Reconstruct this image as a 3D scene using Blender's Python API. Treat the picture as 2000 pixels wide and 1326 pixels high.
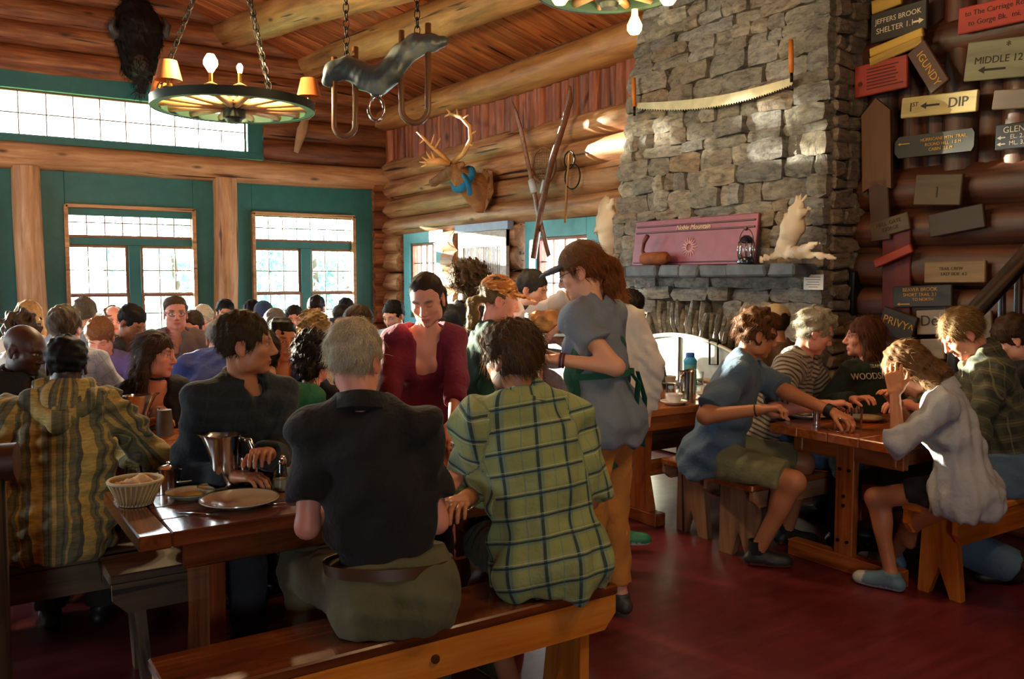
import bpy, math, random
import numpy as np
from mathutils import Vector, Matrix
for o in list(bpy.data.objects): bpy.data.objects.remove(o, do_unlink=True)
S = bpy.context.scene
COL = S.collection
rnd = random.Random(11)
nr = np.random.RandomState(5)
f4 = np.float32

# ------------------------------------------------------------------ camera, sky, sun, exposure
CAMH, FPX, YAW, HY = 1.55, 1700.0, math.radians(33.5), 540.0
PITCH = math.atan((663-HY)/FPX)
fw = Vector((math.sin(YAW)*math.cos(PITCH), math.cos(YAW)*math.cos(PITCH), -math.sin(PITCH)))
rt = Vector((math.cos(YAW), -math.sin(YAW), 0))
up = rt.cross(fw)
cam_d = bpy.data.cameras.new('camera'); cam = bpy.data.objects.new('camera', cam_d); COL.objects.link(cam)
cam_d.sensor_fit = 'HORIZONTAL'; cam_d.sensor_width = 36; cam_d.lens = 36*FPX/2000
cam_d.clip_start = .05; cam_d.clip_end = 300
cam.matrix_world = Matrix(((rt.x, up.x, -fw.x, 0), (rt.y, up.y, -fw.y, 0), (rt.z, up.z, -fw.z, CAMH), (0, 0, 0, 1)))
S.camera = cam
def ray(x, y): return fw + rt*((x-1000)/FPX) - up*((y-663)/FPX)
def at(x, y, d): return Vector((0, 0, CAMH)) + ray(x, y)*d
def onX(x, y, X): r = ray(x, y); return Vector((0, 0, CAMH)) + r*(X/r.x)
def onY(x, y, Y): r = ray(x, y); return Vector((0, 0, CAMH)) + r*(Y/r.y)
def onZ(x, y, z): r = ray(x, y); return Vector((0, 0, CAMH)) + r*((z-CAMH)/r.z)

S.view_settings.view_transform = 'Standard'; S.view_settings.look = 'None'
S.view_settings.gamma = 1; S.view_settings.use_curve_mapping = False
S.view_settings.exposure = 0.18
W = bpy.data.worlds.new('sky'); S.world = W; W.use_nodes = True
wn = W.node_tree.nodes; wl = W.node_tree.links; wn.clear()
wo = wn.new('ShaderNodeOutputWorld'); bg = wn.new('ShaderNodeBackground'); wl.new(bg.outputs[0], wo.inputs[0])
bg.inputs[0].default_value = (.86, .95, 1.0, 1); bg.inputs[1].default_value = 25.0
SUN_AZ, SUN_EL = math.radians(22), math.radians(5.8)      # azimuth measured from +Y towards -X
sd = Vector((-math.sin(SUN_AZ)*math.cos(SUN_EL), math.cos(SUN_AZ)*math.cos(SUN_EL), math.sin(SUN_EL)))
sl = bpy.data.lights.new('sun', 'SUN'); so = bpy.data.objects.new('sun', sl); COL.objects.link(so)
sl.energy = 62; sl.color = (1, .88, .68); sl.angle = math.radians(.6)
so.rotation_euler = sd.to_track_quat('Z', 'Y').to_euler(); so.location = sd*40
def portal(name, loc, rot, sx, sy):
    l = bpy.data.lights.new(name, 'AREA'); l.shape = 'RECTANGLE'; l.size = sx; l.size_y = sy; l.energy = 1
    l.cycles.is_portal = True
    o = bpy.data.objects.new(name, l); COL.objects.link(o); o.location = loc; o.rotation_euler = rot
S.cycles.max_bounces = 8; S.cycles.diffuse_bounces = 5; S.cycles.glossy_bounces = 4; S.cycles.transparent_max_bounces = 12
S.cycles.sample_clamp_indirect = 6; S.cycles.caustics_reflective = False; S.cycles.caustics_refractive = False
XB, YW = 5.9, 12.4       # back (fireplace) wall and window wall

# ------------------------------------------------------------------ materials
def hx(s):
    s = s.lstrip('#'); v = [int(s[i:i+2], 16)/255 for i in (0, 2, 4)]
    return tuple(c/12.92 if c <= .04045 else ((c+.055)/1.055)**2.4 for c in v)+(1,)
def c4(c): return hx(c) if isinstance(c, str) else c
class N:
    def __init__(s, name):
        s.m = bpy.data.materials.new(name); s.m.use_nodes = True
        s.t = s.m.node_tree; s.b = s.t.nodes['Principled BSDF']; s.out = s.t.nodes['Material Output']
    def n(s, typ, **kw):
        x = s.t.nodes.new('ShaderNode'+typ)
        for k, v in kw.items():
            if k[0] == '_': setattr(x, k[1:], v)
            else:
                i = x.inputs[int(k[1:])] if k[0] == 'i' and k[1:].isdigit() else x.inputs[k]
                if hasattr(v, 'links') or isinstance(v, bpy.types.NodeSocket): s.t.links.new(v, i)
                else: i.default_value = v
        return x
    def l(s, a, b): s.t.links.new(a, s.b.inputs[b] if isinstance(b, str) else b)
    def ramp(s, fac, stops):
        r = s.n('ValToRGB'); s.t.links.new(fac, r.inputs[0]); e = r.color_ramp.elements
        while len(e) < len(stops): e.new(.5)
        for i, (p, c) in enumerate(stops): e[i].position = p; e[i].color = c4(c)
        return r.outputs[0]
    def mix(s, fac, a, b, mode='MIX'):
        x = s.n('Mix', _data_type='RGBA', _blend_type=mode)
        for v, i in ((fac, 0), (a, 6), (b, 7)):
            if isinstance(v, bpy.types.NodeSocket): s.t.links.new(v, x.inputs[i])
            else: x.inputs[i].default_value = c4(v) if isinstance(v, str) else v
        return x.outputs[2]
    def bump(s, h, st, dist=.01):
        x = s.n('Bump', Height=h, Strength=st, Distance=dist); s.t.links.new(x.outputs[0], s.b.inputs['Normal']); return x
    def noise(s, vec, sc, det=4, rough=.55, dist=0):
        return s.n('TexNoise', Vector=vec, Scale=sc, Detail=det, Roughness=rough, Distortion=dist).outputs[0]
    def obj(s, scale=(1, 1, 1), src='Object'):
        return s.n('Mapping', Vector=s.n('TexCoord').outputs[src], Scale=scale).outputs[0]
MC = {}
def plain(name, col, rough=.5, metal=0, bump=0, bsc=60, var=.12, alpha=None, coat=0, trans=0, ior=1.45, emit=None):
    if name in MC: return MC[name]
    g = N(name); b = g.b
    b.inputs['Roughness'].default_value = rough; b.inputs['Metallic'].default_value = metal
    b.inputs['Coat Weight'].default_value = coat; b.inputs['Transmission Weight'].default_value = trans; b.inputs['IOR'].default_value = ior
    v = g.obj(); nz = g.noise(v, 9, 5)
    c = c4(col); d = tuple(x*(1-var) for x in c[:3])+(1,); e = tuple(min(1, x*(1+var)) for x in c[:3])+(1,)
    g.l(g.ramp(nz, [(.3, d), (.7, e)]), 'Base Color')
    if bump: g.bump(g.noise(v, bsc, 4), bump, .004)
    if emit: b.inputs['Emission Color'].default_value = c4(emit[0]); b.inputs['Emission Strength'].default_value = emit[1]
    MC[name] = g.m; return g.m
def wood(name, cs, grain=(1.2, 11, 11), rough=.5, bump=.25, coat=0, knots=True, rv=.35, crack=True):
    """cs: dark, mid, light; the grain runs along local X"""
    if name in MC: return MC[name]
    g = N(name); g.b.inputs['Roughness'].default_value = rough; g.b.inputs['Coat Weight'].default_value = coat
    g.b.inputs['Coat Roughness'].default_value = .12
    oi = g.n('ObjectInfo').outputs['Random']
    off = g.n('CombineXYZ', X=g.n('Math', i0=oi, i1=37.0, _operation='MULTIPLY').outputs[0], Y=g.n('Math', i0=oi, i1=11.0, _operation='MULTIPLY').outputs[0]).outputs[0]
    v0 = g.n('VectorMath', _operation='ADD', i0=g.n('TexCoord').outputs['Object'], i1=off).outputs[0]
    v = g.n('Mapping', Vector=v0, Scale=grain).outputs[0]
    n1 = g.noise(v, 1.6, 7, .62, .5); n2 = g.noise(v0, 1.3, 3)
    col = g.ramp(n1, [(.28, cs[0]), (.5, cs[1]), (.74, cs[2])])
    col = g.mix(g.ramp(n2, [(.35, (0, 0, 0, 1)), (.75, (.55, .55, .55, 1))]), col, cs[0])
    h = n1
    if knots:
        vo = g.n('TexVoronoi', Vector=g.n('Mapping', Vector=v0, Scale=(1.1, 3.2, 3.2)).outputs[0], Scale=1.3, Randomness=1.0)
        k = g.ramp(vo.outputs['Distance'], [(.04, (1, 1, 1, 1)), (.13, (0, 0, 0, 1))])
        col = g.mix(k, col, tuple(x*.35 for x in c4(cs[0])[:3])+(1,))
    if crack:
        ck = g.ramp(g.noise(g.n('Mapping', Vector=v0, Scale=(.6, 16, 16)).outputs[0], 1.1, 3, .4, .3), [(.655, (0, 0, 0, 1)), (.69, (1, 1, 1, 1))])
        col = g.mix(ck, col, tuple(x*.25 for x in c4(cs[0])[:3])+(1,))
    va = g.n('HueSaturation', Color=col, Value=g.n('MapRange', Value=oi, i3=1-rv, i4=1+rv*.7).outputs[0])
    g.l(va.outputs[0], 'Base Color')
    g.bump(h, bump, .006)
    MC[name] = g.m; return g.m
def attrmat(name, rough, sss=0, transl=0, sheen=0, bump=None, ani=None):
    g = N(name); g.b.inputs['Roughness'].default_value = rough
    a = g.n('Attribute', _attribute_name='col').outputs['Color']
    v = g.obj()
    if ani:
        st = g.noise(g.n('Mapping', Vector=v, Scale=ani).outputs[0], 1, 4)
        a = g.mix(1, a, g.ramp(st, [(.3, (.62, .62, .62, 1)), (.7, (1.3, 1.3, 1.3, 1))]), 'MULTIPLY')
    g.l(a, 'Base Color')
    g.b.inputs['Sheen Weight'].default_value = sheen
    if sss:
        g.b.inputs['Subsurface Weight'].default_value = sss; g.b.inputs['Subsurface Radius'].default_value = (1, .35, .2)
        g.b.inputs['Subsurface Scale'].default_value = .012
    if bump: g.bump(g.noise(v, bump[0], bump[3] if len(bump) > 3 else 4), bump[1], bump[2])
    if transl:
        t = g.n('BsdfTranslucent', Color=a); mx = g.n('MixShader', i0=transl, i1=g.b.outputs[0], i2=t.outputs[0])
        g.t.links.new(mx.outputs[0], g.out.inputs[0])
    return g.m
M_skin = attrmat('skin', .48, sss=.12, bump=(260, .06, .002))
M_hair = attrmat('hair', .62, transl=.36, bump=(90, .18, .004), ani=(260, 260, 30)); M_hair.node_tree.nodes['Principled BSDF'].inputs['Specular IOR Level'].default_value = .3
M_cloth = attrmat('cloth', .9, sheen=.05, bump=(17, .55, .022, 3), transl=.04)
M_shoe = attrmat('shoe_leather', .5, bump=(90, .2, .003))
def pattern(name, kind, cs, sc=1.0, rough=.85):
    """woven patterns on the garment's own UV (metres across / along the body)"""
    g = N(name); g.b.inputs['Roughness'].default_value = rough; g.b.inputs['Sheen Weight'].default_value = .06
    uv = g.n('UVMap').outputs[0]; sx = g.n('SeparateXYZ', Vector=uv); U, V = sx.outputs[0], sx.outputs[1]
    def stripe(x, per, lo, hi, off=0.0):
        m = g.n('Math', _operation='MULTIPLY_ADD', i0=x, i1=1/per, i2=off+40.0).outputs[0]
        f = g.n('Math', _operation='FRACT', i0=m).outputs[0]
        a = g.n('Math', _operation='GREATER_THAN', i0=f, i1=lo).outputs[0]; b = g.n('Math', _operation='LESS_THAN', i0=f, i1=hi).outputs[0]
        return g.n('Math', _operation='MULTIPLY', i0=a, i1=b).outputs[0]
    def sca(f, k): return g.n('Math', _operation='MULTIPLY', i0=f, i1=k).outputs[0]
    c = c4(cs[0])
    if kind == 'plaid':
        p = .076*sc
        col = g.mix(sca(stripe(V, p*2, .0, .5), .25), c, cs[3])
        for x in (U, V):
            col = g.mix(sca(stripe(x, p, .60, .84), .38), col, cs[1])
            col = g.mix(sca(stripe(x, p, .70, .795), .85), col, cs[2])
        col = g.mix(sca(stripe(U, p, .2, .23), .5), col, cs[1]); col = g.mix(sca(stripe(V, p, .86, .89), .6), col, '#c9cc9e')
    elif kind == 'flannel':
        p = .075*sc
        col = g.mix(sca(stripe(U, p, .0, .5), .6), c, cs[1]); col = g.mix(sca(stripe(V, p, .0, .5), .6), col, cs[2])
        for x in (U, V): col = g.mix(sca(stripe(x, p, .22, .28), .6), col, cs[3])
    elif kind == 'hstripe':
        col = g.mix(stripe(V, .026*sc, .0, .42), c, cs[1])
    elif kind == 'baja':
        col = g.mix(stripe(U, .11*sc, .05, .3), c, cs[1])
        for lo, hi, k in ((.3, .38, 2), (.52, .57, 1), (.62, .66, 2), (.78, .86, 1), (.9, .94, 2)):
            col = g.mix(sca(stripe(U, .11*sc, lo, hi), .85), col, cs[k])
        nz = g.noise(g.n('Mapping', Vector=g.n('TexCoord').outputs['Object'], Scale=(30, 30, 160)).outputs[0], 1, 3)
        col = g.mix(.8, col, g.ramp(nz, [(.3, (.55, .55, .55, 1)), (.7, (1.25, 1.25, 1.25, 1))]), 'MULTIPLY')
    elif kind == 'tiger':
        nz = g.noise(g.n('Mapping', Vector=g.n('TexCoord').outputs['Object'], Scale=(14, 14, 34)).outputs[0], 1, 3, .5, 1.6)
        col = g.ramp(nz, [(.36, cs[1]), (.44, cs[0]), (.55, cs[0]), (.6, cs[2])])
    elif kind == 'tee':      # faded tee with a pale printed motif on the chest
        nz = g.noise(g.n('TexCoord').outputs['Object'], 14, 3)
        col = g.mix(g.ramp(nz, [(.35, (0, 0, 0, 1)), (.7, (.3, .3, .3, 1))]), c, cs[1])
    g.l(col, 'Base Color')
    g.bump(g.noise(g.obj(), 17, 3), .5, .02)
    return g.m

# ------------------------------------------------------------------ mesh helpers
def mesh_np(name, V, Q, mats=None, smooth=True, mi=None, col=None, uv=None):
    V = np.asarray(V, f4); me = bpy.data.meshes.new(name)
    Q = np.asarray(Q, np.int32); k = Q.shape[1]
    me.vertices.add(len(V)); me.vertices.foreach_set('co', V.ravel())
    me.loops.add(Q.size); me.loops.foreach_set('vertex_index', Q.ravel())
    me.polygons.add(len(Q)); me.polygons.foreach_set('loop_start', np.arange(0, Q.size, k, dtype=np.int32))
    me.polygons.foreach_set('loop_total', np.full(len(Q), k, np.int32))
    if mi is not None: me.polygons.foreach_set('material_index', np.asarray(mi, np.int32))
    me.update(calc_edges=True)
    me.polygons.foreach_set('use_smooth', np.full(len(Q), smooth))
    if col is not None:
        a = me.attributes.new('col', 'FLOAT_COLOR', 'POINT'); a.data.foreach_set('color', np.asarray(col, f4).ravel())
    if uv is not None:
        u = me.uv_layers.new(name='UVMap'); u.data.foreach_set('uv', np.asarray(uv, f4)[Q.ravel()].ravel())
    for m in (mats or []): me.materials.append(m)
    return me
class MB:
    def __init__(s): s.v = []; s.f = []; s.mi = []
    def add(s, vs, fs, m=0):
        b = len(s.v); s.v += [tuple(v) for v in vs]; s.f += [tuple(b+i for i in f) for f in fs]; s.mi += [m]*len(fs)
        return s
    def box(s, c, d, m=0, R=None, ch=None):
        x, y, z = d[0]/2, d[1]/2, d[2]/2; ch = min(d)*.12 if ch is None else ch
        if ch <= 0:
            vs = [(i*x, j*y, k*z) for i in (-1, 1) for j in (-1, 1) for k in (-1, 1)]
            fs = [(0, 1, 3, 2), (4, 6, 7, 5), (0, 4, 5, 1), (2, 3, 7, 6), (0, 2, 6, 4), (1, 5, 7, 3)]
        else:
            vs = []; I = {}
            for i in (-1, 1):
                for j in (-1, 1):
                    for k in (-1, 1):
                        I[i, j, k] = len(vs)
                        vs += [(i*x, j*(y-ch), k*(z-ch)), (i*(x-ch), j*y, k*(z-ch)), (i*(x-ch), j*(y-ch), k*z)]
            fs = []
            for ax in range(3):
                for sg in (-1, 1):
                    o = [a for a in range(3) if a != ax]; q = []
                    for p in ((-1, -1), (1, -1), (1, 1), (-1, 1)):
                        t = [0]*3; t[ax] = sg; t[o[0]] = p[0]; t[o[1]] = p[1]; q.append(I[tuple(t)]+ax)
                    fs.append(q if (sg > 0) == (ax != 1) else q[::-1])
                o = [a for a in range(3) if a != ax]
                for p in ((-1, -1), (1, -1), (1, 1), (-1, 1)):
                    t0 = [0]*3; t1 = [0]*3; t0[ax] = -1; t1[ax] = 1
                    for t in (t0, t1): t[o[0]] = p[0]; t[o[1]] = p[1]
                    a, b = I[tuple(t0)], I[tuple(t1)]; q = [a+o[0], b+o[0], b+o[1], a+o[1]]
                    fs.append(q)
            for t in I: b = I[t]; fs.append((b, b+1, b+2))
        if R is not None: vs = [R@Vector(v) for v in vs]
        return s.add([(v[0]+c[0], v[1]+c[1], v[2]+c[2]) for v in vs], fs, m)
    def tube(s, pts, rs, n=10, m=0, cap=True, fl=None):
        pts = [Vector(p) for p in pts]; rs = rs if hasattr(rs, '__len__') else [rs]*len(pts); vs = []; nn = None
        for i, p in enumerate(pts):
            t = (pts[min(i+1, len(pts)-1)]-pts[max(i-1, 0)]).normalized()
            if nn is None: nn = t.cross(Vector((0, 0, 1))); nn = nn if nn.length > .1 else t.cross(Vector((0, 1, 0)))
            nn = (nn-t*nn.dot(t)).normalized(); bb = t.cross(nn)
            for k in range(n):
                a = 2*math.pi*k/n; vs.append(p+(nn*math.cos(a)+bb*math.sin(a)*(fl or 1))*rs[i])
        fs = [(i*n+k, i*n+(k+1) % n, (i+1)*n+(k+1) % n, (i+1)*n+k) for i in range(len(pts)-1) for k in range(n)]
        if cap: fs += [tuple(range(n))[::-1], tuple(range((len(pts)-1)*n, len(pts)*n))]
        return s.add(vs, fs, m)
    def lathe(s, prof, n=20, m=0, c=(0, 0, 0), R=None, a0=0, a1=2*math.pi):
        full = abs(a1-a0-2*math.pi) < 1e-6; k = n if full else n+1; vs = []
        for r, z in prof:
            for i in range(k):
                a = a0+(a1-a0)*i/n; v = Vector((r*math.cos(a), r*math.sin(a), z)); v = R@v if R is not None else v
                vs.append(v+Vector(c))
        fs = [(j*k+i, j*k+(i+1) % k, (j+1)*k+(i+1) % k, (j+1)*k+i) for j in range(len(prof)-1) for i in range(n)]
        return s.add(vs, fs, m)
    def prism(s, poly, h, m=0, R=None, c=(0, 0, 0)):
        """polygon in XY extruded along Z by h (centred)"""
        n = len(poly); vs = [Vector((x, y, -h/2)) for x, y in poly]+[Vector((x, y, h/2)) for x, y in poly]
        if R is not None: vs = [R@v for v in vs]
        vs = [v+Vector(c) for v in vs]
        return s.add(vs, [tuple(range(n))[::-1], tuple(range(n, 2*n))]+[(i, (i+1) % n, n+(i+1) % n, n+i) for i in range(n)], m)
    def mesh(s, name, mats, smooth=False):
        me = bpy.data.meshes.new(name); me.from_pydata([tuple(v) for v in s.v], [], s.f)
        for m in (mats if isinstance(mats, (list, tuple)) else [mats]): me.materials.append(m)
        me.polygons.foreach_set('material_index', np.array(s.mi, np.int32))
        if smooth is not False:
            me.polygons.foreach_set('use_smooth', np.ones(len(s.f), bool))
            if smooth is not True: me.set_sharp_from_angle(angle=math.radians(smooth))
        me.update(); return me
def put(name, me, parent=None, loc=None, R=None, kind=None):
    o = bpy.data.objects.new(name, me); COL.objects.link(o)
    if R is not None or loc is not None:
        Mx = (R.to_4x4() if R is not None else Matrix.Identity(4)).copy()
        if loc is not None: Mx.translation = Vector(loc)
        o.matrix_basis = Mx
    if parent: o.parent = parent
    if kind: o['kind'] = kind
    return o
def ob(name, mb, mats, parent=None, loc=None, R=None, smooth=40, kind=None):
    return put(name, mb.mesh(name, mats, smooth), parent, loc, R, kind)
def tag(o, label, cat, group=None):
    o['label'] = label; o['category'] = cat
    if group: o['group'] = group
    return o
def thing(name, label, cat, loc=(0, 0, 0), R=None, group=None):
    return tag(put(name, None, None, loc, R), label, cat, group)
def struct(name, me=None, parent=None, loc=None, R=None): return put(name, me, parent, loc, R, 'structure')
def dup(root, loc, R=None, label=None, group=None):
    r = root.copy(); COL.objects.link(r); Mx = (R.to_4x4() if R is not None else root.matrix_basis.copy()); Mx = Mx.copy(); Mx.translation = Vector(loc); r.matrix_basis = Mx
    if label: r['label'] = label
    if group: r['group'] = group
    for ch in list(root.children):
        c = ch.copy(); COL.objects.link(c); c.parent = r
        for gch in list(ch.children): d = gch.copy(); COL.objects.link(d); d.parent = c
    return r
def RX(a): return Matrix.Rotation(math.radians(a), 3, 'X')
def RY(a): return Matrix.Rotation(math.radians(a), 3, 'Y')
def RZ(a): return Matrix.Rotation(math.radians(a), 3, 'Z')
def axes(x, z):
    x = Vector(x).normalized(); z = Vector(z); z = (z-x*z.dot(x)).normalized(); y = z.cross(x)
    return Matrix(((x.x, y.x, z.x), (x.y, y.y, z.y), (x.z, y.z, z.z)))
def log_mesh(name, L, r0, r1, mats, n=14, seg=10, seed=0, wob=.012, half=False):
    q = random.Random(seed); vs = []; ph = [q.random()*6 for _ in range(6)]
    for i in range(seg+1):
        t = i/seg; x = (t-.5)*L; r = r0+(r1-r0)*t
        oy = wob*math.sin(ph[0]+t*L*1.7); oz = wob*math.sin(ph[1]+t*L*1.3)
        for k in range(n):
            a = 2*math.pi*k/n; rr = r*(1+.03*math.sin(3*a+ph[2]+t*2)+.025*math.sin(5*a+ph[3]+t*L*2.2)+.015*math.sin(2*a+ph[4]+t*L*5))
            vs.append((x, oy+rr*math.cos(a), oz+rr*math.sin(a)))
    fs = [(i*n+k, (i+1)*n+k, (i+1)*n+(k+1) % n, i*n+(k+1) % n) for i in range(seg) for k in range(n)]
    mb = MB(); mb.add(vs, fs)
    for b, rev in ((0, False), (seg*n, True)):
        c = tuple(sum(vs[b+k][j] for k in range(n))/n for j in range(3)); i0 = len(mb.v)
        mb.add([c]+vs[b:b+n], [((0, 1+k, 1+(k+1) % n) if not rev else (0, 1+(k+1) % n, 1+k)) for k in range(n)])
    return mb.mesh(name, mats, 50)
def log(name, a, b, r0, r1, mat, parent=None, seed=None, n=14, kind=None, wob=.012):
    a = Vector(a); b = Vector(b); L = (b-a).length
    me = log_mesh(name, L, r0, r1, mat, n, max(4, int(L*2.5)), rnd.random() if seed is None else seed, wob)
    zz = Vector((0, 0, 1)) if abs((b-a).normalized().z) < .9 else Vector((1, 0, 0))
    return put(name, me, parent, (a+b)/2, axes(b-a, zz), kind)
# ------------------------------------------------------------------ implicit surfaces: figures are grown as one smooth skin
def V3(v): return np.array(v, dtype=np.float64)
def nrm(v): return v/np.linalg.norm(v)
def cone(a, b, r1, r2, k=.03, op='u', n=None, fl=1.0, cut=None, cut0=None):
    a, b = V3(a), V3(b); ba = b-a; L2 = ba@ba; R = max(r1, r2); lo = np.minimum(a, b)-R; hi = np.maximum(a, b)+R
    def f(X, Y, Z):
        px, py, pz = X-a[0], Y-a[1], Z-a[2]
        t = np.clip((px*ba[0]+py*ba[1]+pz*ba[2])/L2, 0, 1)
        qx, qy, qz = px-t*ba[0], py-t*ba[1], pz-t*ba[2]
        if n is not None:
            c = (qx*n[0]+qy*n[1]+qz*n[2])*(1/fl-1); qx, qy, qz = qx+c*n[0], qy+c*n[1], qz+c*n[2]
        d = np.sqrt(qx*qx+qy*qy+qz*qz)-(r1+(r2-r1)*t)
        if n is not None: d = d*(fl+1)/2
        L = math.sqrt(L2)
        if cut is not None: d = np.maximum(d, (px*ba[0]+py*ba[1]+pz*ba[2])/L-L*cut)
        if cut0 is not None: d = np.maximum(d, -(px*ba[0]+py*ba[1]+pz*ba[2])/L+L*cut0)
        return d
    return lo, hi, f, k, op
def ell(c, Rm, r, k=.02, op='u'):
    c = V3(c); r = V3(r); Rm = np.asarray(Rm, float); e = np.sqrt(((Rm*r)**2).sum(1)); lo = c-e; hi = c+e
    def f(X, Y, Z):
        p = (X-c[0], Y-c[1], Z-c[2]); k0 = 0; k1 = 0
        for i in range(3):
            q = (p[0]*Rm[0, i]+p[1]*Rm[1, i]+p[2]*Rm[2, i])/r[i]; k0 = k0+q*q; k1 = k1+(q/r[i])**2
        k0 = np.sqrt(k0); return k0*(k0-1)/np.maximum(np.sqrt(k1), 1e-6)
    return lo, hi, f, k, op
def plane(p, n, op='x'):          # cuts away what lies on the side n points to
    p = V3(p); n = nrm(V3(n))
    return None, None, (lambda X, Y, Z: (X-p[0])*n[0]+(Y-p[1])*n[1]+(Z-p[2])*n[2]), .004, op
def field(prims, lo, hi, h, wrinkle=None):
    lo = np.array(lo); n = np.ceil((np.array(hi)-lo)/h).astype(int)+1
    ax = [(lo[i]+h*np.arange(n[i])).astype(f4) for i in range(3)]
    F = np.full(n, .09, f4)
    for pl, ph, f, k, op in prims:
        if pl is None: sl = (slice(None),)*3
        else:
            m = k+2*h; i0 = np.maximum(np.floor((pl-m-lo)/h).astype(int), 0); i1 = np.minimum(np.ceil((ph+m-lo)/h).astype(int)+1, n)
            if (i1 <= i0).any(): continue
            sl = tuple(slice(i0[i], i1[i]) for i in range(3))
        d = f(ax[0][sl[0]][:, None, None], ax[1][sl[1]][None, :, None], ax[2][sl[2]][None, None, :]); a = F[sl]
        if op == 'u':
            t = np.clip(.5+.5*(a-d)/k, 0, 1); F[sl] = a+(d-a)*t-k*t*(1-t)
        elif op == 's':
            t = np.clip(.5-.5*(a+d)/k, 0, 1); F[sl] = a+(-d-a)*t+k*t*(1-t)
        else: F[sl] = np.maximum(a, d)
    if wrinkle:
        am, wl, sd = wrinkle; q = np.random.RandomState(sd); X, Y, Z = ax[0][:, None, None], ax[1][None, :, None], ax[2][None, None, :]
        for i in range(5):
            w = q.normal(size=3); w = w/np.linalg.norm(w)*2*math.pi/(wl*(.5+q.rand())); e = q.normal(size=3)*9; p = q.rand()*6
            F += (am/2.2*np.sin(X*w[0]+Y*w[1]+Z*w[2]+p+1.6*np.sin(X*e[0]+Y*e[1]+Z*e[2]))).astype(f4)
    return F, lo
EDG = [(a, b) for a in range(8) for b in range(a+1, 8) if bin(a ^ b).count('1') == 1]
def nets(F, lo, h, skip=()):
    s = F < 0; c = np.zeros(tuple(x-1 for x in F.shape), np.int8)
    off = [((k >> 2) & 1, (k >> 1) & 1, k & 1) for k in range(8)]
    nx, ny, nz = F.shape
    for o in off: c += s[o[0]:nx-1+o[0], o[1]:ny-1+o[1], o[2]:nz-1+o[2]]
    ac = (c > 0) & (c < 8); ijk = np.argwhere(ac)
    if len(ijk) == 0: return np.zeros((0, 3)), np.zeros((0, 4), int)
    idx = np.full(ac.shape, -1, np.int64); idx[ac] = np.arange(len(ijk))
    va = np.stack([F[ijk[:, 0]+o[0], ijk[:, 1]+o[1], ijk[:, 2]+o[2]] for o in off], 1)
    acc = np.zeros((len(ijk), 3)); cnt = np.zeros(len(ijk))
    for a, b in EDG:
        m = (va[:, a] < 0) != (va[:, b] < 0); t = np.where(m, va[:, a]/np.where(m, va[:, a]-va[:, b], 1), 0)
        p = np.array(off[a])+t[:, None]*(np.array(off[b])-np.array(off[a])); acc += p*m[:, None]; cnt += m
    P = lo+(ijk+acc/cnt[:, None])*h; Q = []
    for ax in range(3):
        o1, o2 = (ax+1) % 3, (ax+2) % 3
        sa = [slice(1, -1)]*3; sb = [slice(1, -1)]*3; sa[ax] = slice(0, -1); sb[ax] = slice(1, None)
        A, B = s[tuple(sa)], s[tuple(sb)]; e = np.argwhere(A != B)
        if len(e) == 0: continue
        ins = A[e[:, 0], e[:, 1], e[:, 2]]; e = e.copy(); e[:, o1] += 1; e[:, o2] += 1
        def g(d1, d2): x = e.copy(); x[:, o1] += d1; x[:, o2] += d2; return idx[x[:, 0], x[:, 1], x[:, 2]]
        q = np.stack([g(-1, -1), g(0, -1), g(0, 0), g(-1, 0)], 1); q[~ins] = q[~ins][:, ::-1]; Q.append(q)
    Q = np.concatenate(Q); Q = Q[(Q >= 0).all(1)]
    for b0, b1 in skip:
        ce = P[Q].mean(1); Q = Q[~((ce > b0+h) & (ce < b1-h)).all(1)]
    u, inv = np.unique(Q, return_inverse=True); return P[u], inv.reshape(-1, 4)
def bounds(prims, pad):
    L = [p for p in prims if p[0] is not None and p[4] == 'u']
    return np.min([p[0] for p in L], 0)-pad, np.max([p[1] for p in L], 0)+pad
def grow(prims, h, wins=(), wrinkle=None):
    """one surface; wins = finer windows (lo, hi, h) for head and hands"""
    lo, hi = bounds(prims, .03); F, o = field(prims, lo, hi, h, wrinkle)
    P, Q = nets(F, o, h, [(w[0], w[1]) for w in wins])
    for a, b, hh in wins:
        F, o = field(prims, a, b, hh); p, q = nets(F, o, hh); Q = np.concatenate([Q, q+len(P)]); P = np.concatenate([P, p])
    return P, Q
def rot(v, axis, a):
    axis = nrm(axis); return v*math.cos(a)+np.cross(axis, v)*math.sin(a)+axis*(axis@v)*(1-math.cos(a))
def ik(a, t, l1, l2, pole):
    d = t-a; L = min(np.linalg.norm(d), .998*(l1+l2)); L = max(L, abs(l1-l2)+.03); u = nrm(d)
    ca = (l1*l1+L*L-l2*l2)/(2*l1*L); p = pole-u*(pole@u); p = nrm(p)
    return a+u*l1*ca+p*l1*math.sqrt(max(0, 1-ca*ca)), a+u*L
SK = {'fair': '#dda184', 'pink': '#d6917a', 'tan': '#b97b56', 'olive': '#a56c4a', 'dark': '#4a2a1c', 'deep': '#38211a'}
def lerp(a, b, t): return a+(b-a)*t[:, None]

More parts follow.
